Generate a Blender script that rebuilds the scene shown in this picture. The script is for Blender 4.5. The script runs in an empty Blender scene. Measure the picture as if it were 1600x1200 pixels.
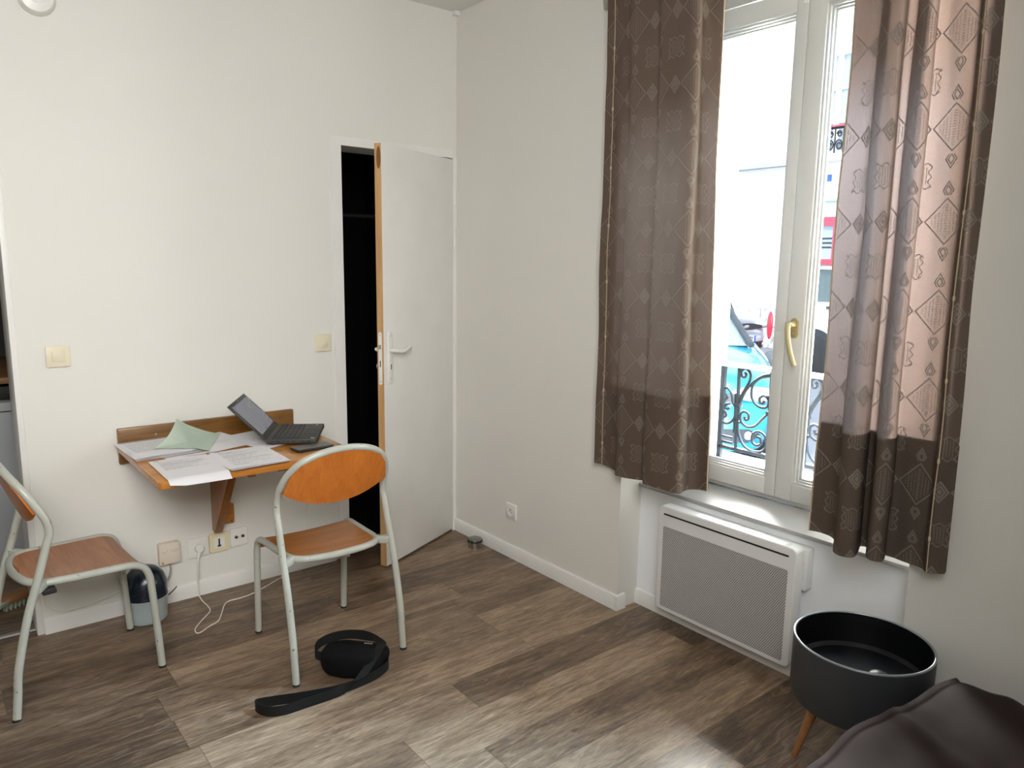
import bpy, bmesh, math, random
from mathutils import Vector, Matrix, noise as mnoise
random.seed(7)
PI = math.pi
SC = bpy.context.scene
COL = SC.collection

# ------------------------------------------------------------------ materials
class N:
    """small helper around a node material"""
    def __init__(s, name):
        s.mat = bpy.data.materials.new(name); s.mat.use_nodes = True
        s.t = s.mat.node_tree; s.t.nodes.clear()
        s.out = s.t.nodes.new('ShaderNodeOutputMaterial')
    def n(s, ty, **k):
        o = s.t.nodes.new(ty)
        for a, b in k.items(): setattr(o, a, b)
        return o
    def put(s, sock, v):
        if v is None: return
        if isinstance(v, bpy.types.NodeSocket): s.t.links.new(v, sock)
        elif isinstance(v, (tuple, list)):
            sock.default_value = tuple(v) + ((1,) if len(v) == 3 and sock.type == 'RGBA' else ())
        else:
            sock.default_value = (v, v, v, 1) if sock.type == 'RGBA' else v
    def m(s, op, a, b=None, c=None, clamp=False):
        o = s.n('ShaderNodeMath', operation=op, use_clamp=clamp)
        for i, v in enumerate((a, b, c)): s.put(o.inputs[i], v)
        return o.outputs[0]
    def obj(s): return s.n('ShaderNodeTexCoord').outputs['Object']
    def uv(s): return s.n('ShaderNodeTexCoord').outputs['UV']
    def sep(s, v):
        o = s.n('ShaderNodeSeparateXYZ'); s.put(o.inputs[0], v); return o.outputs
    def comb(s, x, y, z=0.0):
        o = s.n('ShaderNodeCombineXYZ')
        for i, v in enumerate((x, y, z)): s.put(o.inputs[i], v)
        return o.outputs[0]
    def scale(s, v, sc, loc=(0, 0, 0)):
        o = s.n('ShaderNodeMapping'); s.put(o.inputs['Vector'], v)
        o.inputs['Scale'].default_value = sc; o.inputs['Location'].default_value = loc
        return o.outputs[0]
    def noise(s, v, sc=5.0, det=3.0, rough=.5, dist=0.0):
        o = s.n('ShaderNodeTexNoise'); s.put(o.inputs['Vector'], v)
        o.inputs['Scale'].default_value = sc; o.inputs['Detail'].default_value = det
        o.inputs['Roughness'].default_value = rough; o.inputs['Distortion'].default_value = dist
        return o.outputs['Fac']
    def white(s, v):
        o = s.n('ShaderNodeTexWhiteNoise', noise_dimensions='3D'); s.put(o.inputs['Vector'], v); return o.outputs['Value']
    def mix(s, f, a, b, bl='MIX'):
        o = s.n('ShaderNodeMix', data_type='RGBA', blend_type=bl)
        s.put(o.inputs[0], f); s.put(o.inputs[6], a); s.put(o.inputs[7], b); return o.outputs[2]
    def ramp(s, f, stops):
        o = s.n('ShaderNodeValToRGB'); s.put(o.inputs[0], f); e = o.color_ramp.elements
        while len(e) < len(stops): e.new(.5)
        for i, (p, c) in enumerate(stops):
            e[i].position = p; e[i].color = (*c, 1) if not isinstance(c, (int, float)) else (c, c, c, 1)
        return o.outputs[0]
    def bump(s, h, st=.2, d=.002):
        o = s.n('ShaderNodeBump'); s.put(o.inputs['Height'], h)
        o.inputs['Strength'].default_value = st; o.inputs['Distance'].default_value = d
        return o.outputs[0]
    def bsdf(s, col, rough=.5, metal=0.0, spec=.5, normal=None, emit=None, es=0.0, coat=0.0):
        o = s.n('ShaderNodeBsdfPrincipled')
        s.put(o.inputs['Base Color'], col); s.put(o.inputs['Roughness'], rough); s.put(o.inputs['Metallic'], metal)
        s.put(o.inputs['Specular IOR Level'], spec); s.put(o.inputs['Normal'], normal)
        o.inputs['Coat Weight'].default_value = coat
        if emit: s.put(o.inputs['Emission Color'], emit); o.inputs['Emission Strength'].default_value = es
        return o.outputs[0]
    def done(s, sh):
        s.t.links.new(sh, s.out.inputs[0]); return s.mat

def srgb(r, g, b):
    f = lambda c: (c/255/12.92) if c <= 10 else ((c/255+.055)/1.055)**2.4
    return (f(r), f(g), f(b))

def plain(name, col, rough=.5, metal=0.0, spec=.5, var=.06, sc=6.0, **k):
    a = N(name); v = a.noise(a.obj(), sc, 3)
    c = a.mix(v, tuple(x*(1-var) for x in col), tuple(min(1, x*(1+var)) for x in col))
    return a.done(a.bsdf(c, rough, metal, spec, **k))

def mat_wall(name, col, weave=True):
    a = N(name); o = a.obj()
    big = a.noise(o, 1.3, 4); c = a.mix(big, tuple(x*.96 for x in col), tuple(min(1, x*1.02) for x in col))
    x, y, z = a.sep(o)
    d1 = a.m('ADD', a.m('ADD', x, y), z); d2 = a.m('SUBTRACT', a.m('ADD', x, y), z)
    w = a.m('ADD', a.m('SINE', a.m('MULTIPLY', d1, 900.0)), a.m('MULTIPLY', a.m('SINE', a.m('MULTIPLY', d2, 700.0)), .5))
    h = a.m('ADD', a.m('MULTIPLY', w, .25 if weave else 0.0), a.m('MULTIPLY', a.noise(o, 60, 4), 1.2))
    return a.done(a.bsdf(c, .62, spec=.3, normal=a.bump(h, .12, .0015)))

def mat_floor():
    a = N('vinyl_plank_floor'); x, y, z = a.sep(a.obj())
    yr = a.m('DIVIDE', y, .183); row = a.m('FLOOR', yr)
    xo = a.m('ADD', a.m('DIVIDE', x, 1.22), a.m('MULTIPLY', a.white(a.comb(row, 3.1, 7.7)), 3.0)); colm = a.m('FLOOR', xo)
    r1 = a.white(a.comb(row, colm, 1.5)); r2 = a.white(a.comb(row, colm, 8.5))
    sh = a.m('MULTIPLY', r2, 37.0)
    vg = a.comb(a.m('ADD', a.m('MULTIPLY', x, 3.4), sh), a.m('MULTIPLY', y, 24.0), sh)
    g = a.noise(vg, 1.6, 8, .62, .6)
    vb = a.comb(a.m('ADD', a.m('MULTIPLY', x, 1.6), sh), a.m('MULTIPLY', y, 6.0), sh)
    gb = a.noise(vb, 1.5, 3, .5, 1.0)
    # cathedral figure: rings of a stretched noise
    ring = a.m('SINE', a.m('MULTIPLY', a.noise(a.comb(a.m('ADD', a.m('MULTIPLY', x, 1.1), sh), a.m('MULTIPLY', y, 9.0), sh), 1.2, 2, .5), 95.0))
    ring = a.m('MULTIPLY', a.m('SUBTRACT', ring, .55, clamp=True), a.m('GREATER_THAN', gb, .5))
    g3 = a.noise(a.comb(a.m('ADD', a.m('MULTIPLY', x, 13.0), sh), a.m('MULTIPLY', y, 80.0), sh), 1.3, 6, .68, .8)
    t = a.m('ADD', a.m('ADD', .03, a.m('MULTIPLY', r1, .30)), a.m('ADD', a.m('MULTIPLY', g, .80), a.m('ADD', a.m('MULTIPLY', gb, .40), a.m('MULTIPLY', g3, .65))))
    t = a.m('SUBTRACT', t, .62)
    c = a.ramp(t, [(.08, srgb(62, 51, 42)), (.32, srgb(98, 83, 69)), (.55, srgb(138, 120, 101)), (.76, srgb(176, 158, 136)), (.95, srgb(204, 188, 164))])
    st = a.noise(a.comb(a.m('ADD', a.m('MULTIPLY', x, 14.0), sh), a.m('MULTIPLY', y, 100.0), sh), 1.4, 4, .6)
    st = a.m('MULTIPLY', a.m('SUBTRACT', st, .60, clamp=True), 3.0)
    c = a.mix(a.m('MULTIPLY', a.m('ADD', a.m('MULTIPLY', ring, .8), st, clamp=True), .6), c, srgb(196, 188, 174))
    c = a.mix(a.m('MULTIPLY', a.m('SUBTRACT', a.noise(a.comb(a.m('ADD', a.m('MULTIPLY', x, 8.0), sh), a.m('MULTIPLY', y, 60.0), sh), 1.0, 5), .55, clamp=True), 2.2), c, srgb(70, 60, 52))
    fy = a.m('FRACT', yr); fx = a.m('FRACT', xo)
    ey = a.m('MINIMUM', fy, a.m('SUBTRACT', 1.0, fy)); ex = a.m('MINIMUM', fx, a.m('SUBTRACT', 1.0, fx))
    gap = a.m('MAXIMUM', a.m('LESS_THAN', ey, .007), a.m('LESS_THAN', ex, .0011))
    c = a.mix(a.m('MULTIPLY', gap, .45), c, srgb(52, 44, 38))
    rough = a.m('ADD', .30, a.m('MULTIPLY', g, .16))
    c = a.mix(1.0, c, (.76, .685, .615), 'MULTIPLY')
    return a.done(a.bsdf(c, rough, spec=.45, normal=a.bump(a.m('SUBTRACT', g, a.m('MULTIPLY', gap, .6)), .10, .002)))

def wood(name, dark, light, along='x', sc=1.0, rough=.4, coat=.15, wear=None):
    a = N(name); o = a.obj()
    s = {'x': (1.2, 14, 14), 'y': (14, 1.2, 14), 'z': (14, 14, 1.2)}[along]
    g = a.noise(a.scale(o, tuple(k*sc for k in s)), 2.2, 6, .6, .8)
    g2 = a.noise(a.scale(o, tuple(k*sc*5 for k in s)), 2.0, 3, .6)
    t = a.m('ADD', a.m('MULTIPLY', g, .75), a.m('MULTIPLY', g2, .3))
    c = a.ramp(t, [(.25, dark), (.75, light)])
    if wear:
        w = a.noise(o, 42, 5, .7); c = a.mix(a.m('MULTIPLY', a.m('SUBTRACT', w, .62, clamp=True), 3.0, clamp=True), c, wear)
    return a.done(a.bsdf(c, rough, spec=.45, normal=a.bump(g2, .05, .001), coat=coat))

def mat_paper(name, col, rows=46, ink=.35, top=.92, bot=.25, left=.12, right=.9, header=True, seed=0.0, stripe=None):
    a = N(name); u, v, _ = a.sep(a.uv())
    rv = a.m('MULTIPLY', v, float(rows)); row = a.m('FLOOR', rv); fr = a.m('FRACT', rv)
    line = a.m('MULTIPLY', a.m('GREATER_THAN', fr, .30), a.m('LESS_THAN', fr, .78))
    w = a.noise(a.comb(a.m('MULTIPLY', u, 60.0), a.m('MULTIPLY', row, 7.3), seed), 1.0, 1)
    word = a.m('GREATER_THAN', w, .40)
    rl = a.white(a.comb(row, seed, 2.0))
    end = a.m('ADD', left+.15, a.m('MULTIPLY', a.m('POWER', rl, .45), right-left-.15))
    inside = a.m('MULTIPLY', a.m('GREATER_THAN', u, left), a.m('LESS_THAN', u, end))
    inside = a.m('MULTIPLY', inside, a.m('MULTIPLY', a.m('LESS_THAN', v, top), a.m('GREATER_THAN', v, bot)))
    para = a.m('GREATER_THAN', a.white(a.comb(row, seed, 9.0)), .18)
    t = a.m('MULTIPLY', a.m('MULTIPLY', line, word), a.m('MULTIPLY', inside, para))
    c = a.mix(a.m('MULTIPLY', t, ink), col, (.05, .05, .06))
    if header:
        hb = a.m('MULTIPLY', a.m('MULTIPLY', a.m('GREATER_THAN', v, .945), a.m('LESS_THAN', v, .965)), a.m('MULTIPLY', a.m('GREATER_THAN', u, .08), a.m('LESS_THAN', u, .16)))
        c = a.mix(a.m('MULTIPLY', hb, .7), c, (.06, .07, .12))
    if stripe:
        sb = a.m('MULTIPLY', a.m('GREATER_THAN', v, stripe[0]), a.m('LESS_THAN', v, stripe[1]))
        c = a.mix(a.m('MULTIPLY', sb, .8), c, stripe[2])
    d = a.n('ShaderNodeBsdfDiffuse'); a.put(d.inputs[0], c)
    tr = a.n('ShaderNodeBsdfTranslucent'); a.put(tr.inputs[0], c)
    mx = a.n('ShaderNodeMixShader'); mx.inputs[0].default_value = .15
    a.t.links.new(d.outputs[0], mx.inputs[1]); a.t.links.new(tr.outputs[0], mx.inputs[2])
    return a.done(mx.outputs[0])

def mat_curtain(name, front, back, trans, ef=.48, eb=.95):
    """woven cloth with rows of embroidered lozenges; uv in metres"""
    a = N(name); u, v, _ = a.sep(a.uv())
    PU, PV = .17, .25
    cu = a.m('SUBTRACT', a.m('MODULO', a.m('ADD', u, 10*PU), PU), PU/2)
    cv = a.m('SUBTRACT', a.m('MODULO', a.m('ADD', v, 10*PV), PV), PV/2)
    au, av = a.m('ABSOLUTE', cu), a.m('ABSOLUTE', cv)
    def band(x, c, w): return a.m('LESS_THAN', a.m('ABSOLUTE', a.m('SUBTRACT', x, c)), w)
    def mx(*s):
        r = s[0]
        for k in s[1:]: r = a.m('MAXIMUM', r, k)
        return r
    def rings(ax, ay, hx, hy, rs, w):
        d = a.m('ADD', a.m('DIVIDE', ax, hx), a.m('DIVIDE', ay, hy))
        return mx(*[band(d, r, w) for r in rs])
    # centre lozenge of concentric rings
    p1 = rings(au, av, .022, .029, (1.0, .60, .18), .13)
    # pointed triangles to either side that meet the neighbouring motif
    bu = a.m('SUBTRACT', PU/2, au)
    p2 = a.m('MULTIPLY', rings(bu, av, .056, .062, (1.0,), .045), a.m('GREATER_THAN', bu, .0))
    hat = a.m('MULTIPLY', a.m('LESS_THAN', a.m('ADD', a.m('DIVIDE', bu, .046), a.m('DIVIDE', av, .050)), 1.0),
              a.m('GREATER_THAN', a.m('SINE', a.m('MULTIPLY', bu, 700.0)), .35))
    hat = a.m('MULTIPLY', hat, a.m('GREATER_THAN', a.m('SINE', a.m('MULTIPLY', cv, 900.0)), -.3))
    # hatched square with a wavy border, half way between two lozenge rows
    hv = a.m('SUBTRACT', PV/2, av)
    sq = a.m('MULTIPLY', a.m('LESS_THAN', au, .024), a.m('LESS_THAN', hv, .024))
    sq = a.m('MULTIPLY', sq, a.m('GREATER_THAN', a.m('SINE', a.m('MULTIPLY', u, 820.0)), .1))
    sq = a.m('MULTIPLY', sq, a.m('GREATER_THAN', a.m('SINE', a.m('MULTIPLY', v, 1100.0)), -.55))
    wav = a.m('MULTIPLY', a.m('SINE', a.m('MULTIPLY', u, 240.0)), .004)
    wl = a.m('MULTIPLY', band(a.m('ADD', hv, wav), .031, .0017), a.m('LESS_THAN', au, .036))
    wav2 = a.m('MULTIPLY', a.m('SINE', a.m('MULTIPLY', v, 240.0)), .004)
    wl2 = a.m('MULTIPLY', band(a.m('ADD', au, wav2), .031, .0017), a.m('LESS_THAN', hv, .034))
    # small double zigzag in the gap columns
    c2 = a.m('SUBTRACT', a.m('MODULO', a.m('ADD', v, 5.0), PV/3), PV/6)
    p3 = rings(bu, a.m('ABSOLUTE', c2), .014, .024, (1.0, .55), .14)
    p3 = a.m('MULTIPLY', p3, a.m('GREATER_THAN', av, .07))
    emb = mx(p1, p2, a.m('MULTIPLY', hat, .8), a.m('MULTIPLY', sq, .8), wl, wl2, p3)
    thread = a.m('GREATER_THAN', a.noise(a.comb(a.m('MULTIPLY', u, 900.0), a.m('MULTIPLY', v, 300.0), 0.0), 1.0, 2), .36)
    emb = a.m('MULTIPLY', emb, thread)
    wv = a.noise(a.comb(a.m('MULTIPLY', u, 330.0), a.m('MULTIPLY', v, 150.0), 0.0), 1.0, 3)
    cf = a.mix(wv, tuple(k*.80 for k in front), tuple(k*1.2 for k in front))
    cf = a.mix(a.m('MULTIPLY', emb, ef), cf, srgb(166, 158, 148))
    ct = a.mix(wv, tuple(k*.70 for k in back), tuple(min(1, k*1.25) for k in back))
    ct = a.mix(a.m('MULTIPLY', emb, eb), ct, tuple(k*.06 for k in back))
    d = a.n('ShaderNodeBsdfDiffuse'); a.put(d.inputs[0], cf)
    t = a.n('ShaderNodeBsdfTranslucent'); a.put(t.inputs[0], ct)
    bp = a.bump(a.m('ADD', wv, a.m('MULTIPLY', emb, .8)), .25, .001)
    a.put(d.inputs['Normal'], bp)
    m_ = a.n('ShaderNodeMixShader'); m_.inputs[0].default_value = trans
    a.t.links.new(d.outputs[0], m_.inputs[1]); a.t.links.new(t.outputs[0], m_.inputs[2])
    return a.done(m_.outputs[0])

def mat_glass(name, tint=(.96, .98, .97)):
    a = N(name)
    tr = a.n('ShaderNodeBsdfTransparent'); tr.inputs[0].default_value = (*tint, 1)
    gl = a.n('ShaderNodeBsdfGlossy'); gl.inputs['Roughness'].default_value = .02
    fr = a.n('ShaderNodeFresnel'); fr.inputs[0].default_value = 1.25
    mx = a.n('ShaderNodeMixShader'); a.t.links.new(fr.outputs[0], mx.inputs[0])
    a.t.links.new(tr.outputs[0], mx.inputs[1]); a.t.links.new(gl.outputs[0], mx.inputs[2])
    return a.done(mx.outputs[0])

def mat_tube():
    a = N('chipped_grey_paint'); o = a.obj()
    c = a.mix(a.noise(o, 9, 3), srgb(160, 162, 152), srgb(186, 188, 178))
    ch = a.noise(a.scale(o, (1, 1, .45)), 75, 4, .65)
    ch2 = a.noise(o, 6, 2)
    k = a.m('MULTIPLY', a.m('GREATER_THAN', a.m('ADD', ch, a.m('MULTIPLY', ch2, .30)), .83), .85)
    c = a.mix(k, c, srgb(70, 62, 55))
    return a.done(a.bsdf(c, .32, spec=.5, coat=.2))

def mat_grille():
    a = N('perforated_white_steel'); x, y, z = a.sep(a.obj())
    s = .0062
    ry = a.m('DIVIDE', z, s); row = a.m('FLOOR', ry)
    sh = a.m('MULTIPLY', a.m('MODULO', a.m('ADD', row, 1000.0), 2.0), .5)
    fx = a.m('SUBTRACT', a.m('FRACT', a.m('ADD', a.m('DIVIDE', y, s*1.3), sh)), .5); fy = a.m('SUBTRACT', a.m('FRACT', ry), .5)
    d = a.m('SQRT', a.m('ADD', a.m('MULTIPLY', fx, fx), a.m('MULTIPLY', fy, fy)))
    hole = a.m('LESS_THAN', d, .36)
    c = a.mix(hole, srgb(208, 208, 206), srgb(40, 40, 42))
    return a.done(a.bsdf(c, .5, spec=.3))

def mat_blanket():
    a = N('brown_quilted_blanket'); o = a.obj()
    n1 = a.noise(a.scale(o, (1.0, 1.0, 1.0)), 5, 4, .55, .6)
    c = a.mix(n1, srgb(24, 12, 12), srgb(42, 24, 24))
    sh = a.n('ShaderNodeBsdfPrincipled')
    a.put(sh.inputs['Base Color'], c); sh.inputs['Roughness'].default_value = .85
    sh.inputs['Sheen Weight'].default_value = .04; sh.inputs['Specular IOR Level'].default_value = .15
    a.put(sh.inputs['Normal'], a.bump(a.noise(o, 420, 2), .2, .001))
    return a.done(sh.outputs[0])

def mat_asphalt():
    a = N('sunlit_asphalt'); o = a.obj()
    c = a.mix(a.noise(o, 14, 6, .7), (.10, .105, .12), (.19, .195, .21))
    return a.done(a.bsdf(c, .85, normal=a.bump(a.noise(o, 60, 3), .3, .01)))

def mat_stone(name, c1, c2, rows=.42, cols=.9, joint=.02):
    a = N(name); x, y, z = a.sep(a.obj())
    rz = a.m('DIVIDE', z, rows); row = a.m('FLOOR', rz)
    cx = a.m('ADD', a.m('DIVIDE', y, cols), a.m('MULTIPLY', a.m('MODULO', a.m('ADD', row, 100.0), 2.0), .5))
    fz = a.m('FRACT', rz); fx = a.m('FRACT', cx)
    j = a.m('MAXIMUM', a.m('LESS_THAN', fz, joint/rows), a.m('LESS_THAN', fx, joint/cols))
    n = a.noise(a.obj(), 5, 6, .7); c = a.mix(n, c1, c2)
    low = a.m('LESS_THAN', z, .80)
    st = a.m('MULTIPLY', a.m('MULTIPLY', a.m('SUBTRACT', a.noise(a.scale(a.obj(), (1, 4, 1.6)), 3.0, 6, .75), .42, clamp=True), 5.0, clamp=True), low)
    c = a.mix(a.m('MULTIPLY', st, .75), c, (.20, .165, .13))
    c = a.mix(a.m('MULTIPLY', a.m('MULTIPLY', j, low), .7), c, (.16, .13, .10))
    return a.done(a.bsdf(c, .9, spec=.1))

M = {}
M['wall'] = mat_wall('white_woven_wall_paint', (.77, .765, .72))
M['wall_r'] = mat_wall('white_matt_wall_paint', (.74, .725, .68), False)
M['panel'] = mat_wall('recess_wall_lit_tint', (.88, .90, .93), False)  # wall colour lightened and blued to paint the brighter light under the window
M['ceil'] = mat_wall('white_ceiling_paint', (.80, .80, .78), False)
M['trim'] = plain('white_gloss_trim_paint', (.80, .795, .77), .35)
M['trim2'] = plain('white_satin_skirting', (.78, .775, .75), .4)
M['floor'] = mat_floor()
M['dark'] = plain('closet_shade_black', (.006, .006, .006), .9, spec=.1)  # black colour puts the unlit closet's darkness into its surfaces
M['kitch'] = plain('kitchenette_wall_in_shade', (.05, .047, .044), .9, spec=.1)  # white walls coloured dark, since the kitchenette is unlit
M['rawwood'] = wood('raw_pine_door_edge', srgb(176, 132, 86), srgb(214, 174, 122), 'z', .6, .6, 0)
M['knot'] = plain('brown_wood_knot', srgb(128, 82, 44), .6)
M['desk'] = wood('varnished_pine', srgb(146, 88, 30), srgb(204, 138, 60), 'x', .8, .3, .3)
M['desk_d'] = wood('dark_varnished_pine', srgb(82, 54, 22), srgb(146, 102, 48), 'x', .8, .35, .2)
M['bracket'] = wood('varnished_pine_upright', srgb(120, 70, 28), srgb(172, 108, 50), 'z', .8, .35, .2)
M['ply_o'] = wood('orange_beech_plywood', srgb(166, 88, 26), srgb(205, 122, 46), 'z', .9, .35, .25, srgb(214, 160, 110))
M['ply_s'] = wood('worn_orange_seat_plywood', srgb(118, 66, 20), srgb(190, 122, 52), 'x', .8, .38, .2, srgb(220, 172, 118))
M['ply_r'] = wood('worn_tan_seat_plywood', srgb(124, 76, 44), srgb(180, 122, 82), 'x', .8, .42, .15, srgb(200, 160, 130))
M['tube'] = mat_tube()
M['rubber'] = plain('black_rubber', (.012, .012, .012), .6)
M['screw'] = plain('steel_screw', (.45, .44, .42), .35, 1.0)
M['lap'] = plain('matt_charcoal_plastic', srgb(62, 62, 57), .55, spec=.35)
M['lapd'] = plain('black_keycap_plastic', srgb(18, 18, 18), .5)
M['bezel'] = plain('dark_bezel_plastic', srgb(50, 51, 47), .5)
a = N('dim_laptop_screen'); v_ = a.noise(a.scale(a.obj(), (40, 12, 12)), 1.5, 3)
M['screen'] = a.done(a.bsdf(a.mix(v_, srgb(74, 76, 86), srgb(88, 90, 100)), .25, emit=srgb(88, 90, 104), es=.25))
M['red'] = plain('red_rubber_nub', (.5, .02, .02), .5)
M['silver'] = plain('pale_silver_print', (.6, .6, .6), .4)
M['phone'] = plain('black_phone_shell', srgb(22, 22, 23), .3)
M['phone_s'] = plain('dark_phone_glass', srgb(66, 63, 57), .3, spec=.6)
M['cream'] = plain('cream_plastic', srgb(226, 219, 196), .35)
M['ivory'] = plain('yellowed_ivory_plastic', srgb(228, 218, 178), .35)
M['whiteplastic'] = plain('white_plastic', srgb(232, 231, 226), .3)
M['beige'] = plain('beige_box_plastic', srgb(224, 212, 196), .45)
M['hole'] = plain('black_socket_hole', (.01, .01, .01), .6)
M['brassy'] = plain('coax_metal', (.35, .33, .28), .35, .9)
M['warn'] = plain('yellow_warning_print', srgb(214, 180, 40), .5)
M['cable'] = plain('white_cable_sheath', srgb(228, 224, 214), .4)
M['cable_g'] = plain('grey_cable_sheath', srgb(150, 150, 145), .45)
M['navy'] = plain('dark_navy_plastic', srgb(14, 30, 44), .22, spec=.6)
a = N('milky_translucent_plastic')
b_ = a.n('ShaderNodeBsdfPrincipled'); a.put(b_.inputs['Base Color'], a.mix(a.noise(a.obj(), 8, 2), srgb(168, 184, 186), srgb(196, 208, 208)))
b_.inputs['Roughness'].default_value = .3; b_.inputs['Transmission Weight'].default_value = .25
M['milky'] = a.done(b_.outputs[0])
M['steel'] = plain('brushed_steel', (.36, .35, .31), .36, 1.0)
M['fabric_b'] = plain('black_nylon', (.004, .004, .0045), .85, spec=.15)
M['strap_b'] = plain('black_webbing', (.009, .0095, .009), .75, spec=.25, sc=60)
M['rad'] = plain('white_enamel_steel', (.76, .76, .755), .4)
M['grille'] = mat_grille()
M['tub'] = plain('charcoal_painted_steel', srgb(50, 52, 55), .5, sc=3)
M['tub_in'] = plain('black_tub_inside', (.002, .0022, .0035), .45, spec=.35)
M['rim'] = plain('pale_tub_rim', srgb(150, 155, 160), .3, .6)
M['tubleg'] = wood('tan_beech_leg', srgb(150, 98, 56), srgb(192, 138, 88), 'z', 1.0, .4, .1)
M['blanket'] = mat_blanket()
M['mattress'] = plain('grey_mattress_ticking', (.4, .4, .4), .9)
M['curtain'] = mat_curtain('embroidered_taupe_curtain', srgb(92, 81, 73), srgb(206, 174, 160), .075)
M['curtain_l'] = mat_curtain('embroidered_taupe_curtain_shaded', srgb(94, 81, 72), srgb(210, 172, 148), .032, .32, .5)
M['hemcloth'] = mat_curtain('embroidered_taupe_hem', srgb(88, 78, 70), srgb(84, 70, 62), .01)
M['piping'] = plain('beige_piping_thread', srgb(190, 172, 142), .8)
M['pvc'] = plain('white_window_pvc', (.66, .655, .63), .35)
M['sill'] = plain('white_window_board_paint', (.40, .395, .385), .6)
M['gold'] = plain('cream_gold_handle', srgb(170, 158, 118), .4)
M['gold2'] = plain('tan_gold_rosette', srgb(150, 130, 84), .45)
M['glass'] = mat_glass('clear_window_glass')
M['iron'] = plain('weathered_grey_ironwork', (.022, .022, .023), .7, .1, spec=.2)
M['handrail'] = plain('pale_handrail_paint', (.62, .61, .58), .5)
a = N('cream_louvre_shutter'); x, y, z = a.sep(a.obj())
lv = a.m('LESS_THAN', a.m('FRACT', a.m('DIVIDE', z, .062)), .09)
M['shutter'] = a.done(a.bsdf(a.mix(lv, (.86, .83, .74), (.55, .49, .36)), .6))
M['facade'] = mat_stone('pale_limestone_facade', (.74, .72, .68), (.82, .80, .76))
M['facade_w'] = plain('white_render', (.82, .81, .78), .9, spec=.1)
M['grey_stone'] = plain('grey_stone_ledge', (.34, .34, .35), .85)
M['dark_stone'] = plain('dark_bollard_stone', (.09, .095, .10), .9)
M['asphalt'] = mat_asphalt()
M['pave'] = plain('grey_pavement_slab', (.26, .26, .26), .9)
M['blue'] = plain('bright_cyan_car_paint', (.015, .27, .42), .25, .1, coat=1.0)
M['silverc'] = plain('silver_car_paint', (.42, .45, .50), .3, .3, coat=.8)
M['whitec'] = plain('white_car_paint', (.78, .77, .72), .3, coat=.8)
M['carglass'] = plain('pale_tinted_car_glass', (.12, .15, .15), .08, spec=.9)
M['carblack'] = plain('black_car_trim', (.02, .022, .026), .45)
M['chrome'] = plain('chrome_trim', (.65, .66, .68), .15, 1.0)
M['lamp'] = plain('clear_headlamp', (.50, .53, .55), .12, spec=.9)
M['redlamp'] = plain('red_tail_lamp', (.60, .03, .05), .2)
M['plate'] = plain('white_number_plate', (.75, .76, .78), .4)
M['plateblue'] = plain('blue_plate_band', (.04, .12, .5), .4)
M['reddoor'] = plain('crimson_shop_paint', (.50, .05, .08), .5)
M['greenboard'] = plain('pale_grey_green_board', (.46, .50, .44), .6)
M['paleglass'] = plain('pale_blue_house_glass', (.30, .36, .40), .1, spec=.8)
M['fridge'] = plain('white_fridge_enamel', (.36, .38, .39), .4)
M['bristle'] = plain('pale_green_bristles', srgb(150, 160, 140), .8)
M['brushwood'] = wood('brush_block_beech', srgb(120, 82, 52), srgb(160, 116, 76), 'x', 1, .6, 0)
M['shelfwood'] = wood('kitchen_shelf_wood', srgb(110, 76, 48), srgb(150, 108, 70), 'x', 1, .5, 0)
M['green_p'] = mat_paper('pale_green_form', srgb(200, 216, 200), rows=60, ink=.10, top=.95, bot=.05, left=.06, right=.95, header=False, seed=4.0)
W = srgb(238, 237, 240)
M['p1'] = mat_paper('printed_letter_front', W, 52, .42, .90, .52, .12, .9, True, 1.0)
M['p2'] = mat_paper('printed_letter_centre', W, 44, .42, .93, .18, .12, .92, True, 2.0)
M['p3'] = mat_paper('printed_letter_laptop', W, 46, .42, .95, .1, .08, .92, False, 3.0)
M['p4'] = mat_paper('printed_form_stack', W, 58, .45, .96, .30, .06, .95, False, 5.0, (.955, .985, (.03, .025, .03)))
M['p5'] = mat_paper('printed_sheet_plain', W, 50, .25, .9, .4, .15, .8, False, 6.0)
M['p6'] = mat_paper('printed_sheet_stripe', W, 40, .5, .10, .02, .3, .9, False, 7.0, (.10, .135, (.22, .08, .04)))

# ------------------------------------------------------------------ geometry
def wm(o):
    m_ = o.matrix_basis.copy()
    while o.parent: o = o.parent; m_ = o.matrix_basis @ m_
    return m_

def crom(P, n=8, closed=False):
    P = [Vector(p) for p in P]; L = len(P); out = []
    rng = range(L if closed else L-1)
    for i in rng:
        if closed: p0, p1, p2, p3 = P[(i-1) % L], P[i], P[(i+1) % L], P[(i+2) % L]
        else:
            p1, p2 = P[i], P[i+1]
            p0 = P[i-1] if i > 0 else p1*2-p2
            p3 = P[i+2] if i+2 < L else p2*2-p1
        for k in range(n):
            t = k/n
            out.append(.5*((2*p1)+(p2-p0)*t+(2*p0-5*p1+4*p2-p3)*t*t+(3*p1-p0-3*p2+p3)*t**3))
    if not closed: out.append(P[-1])
    return out

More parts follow.
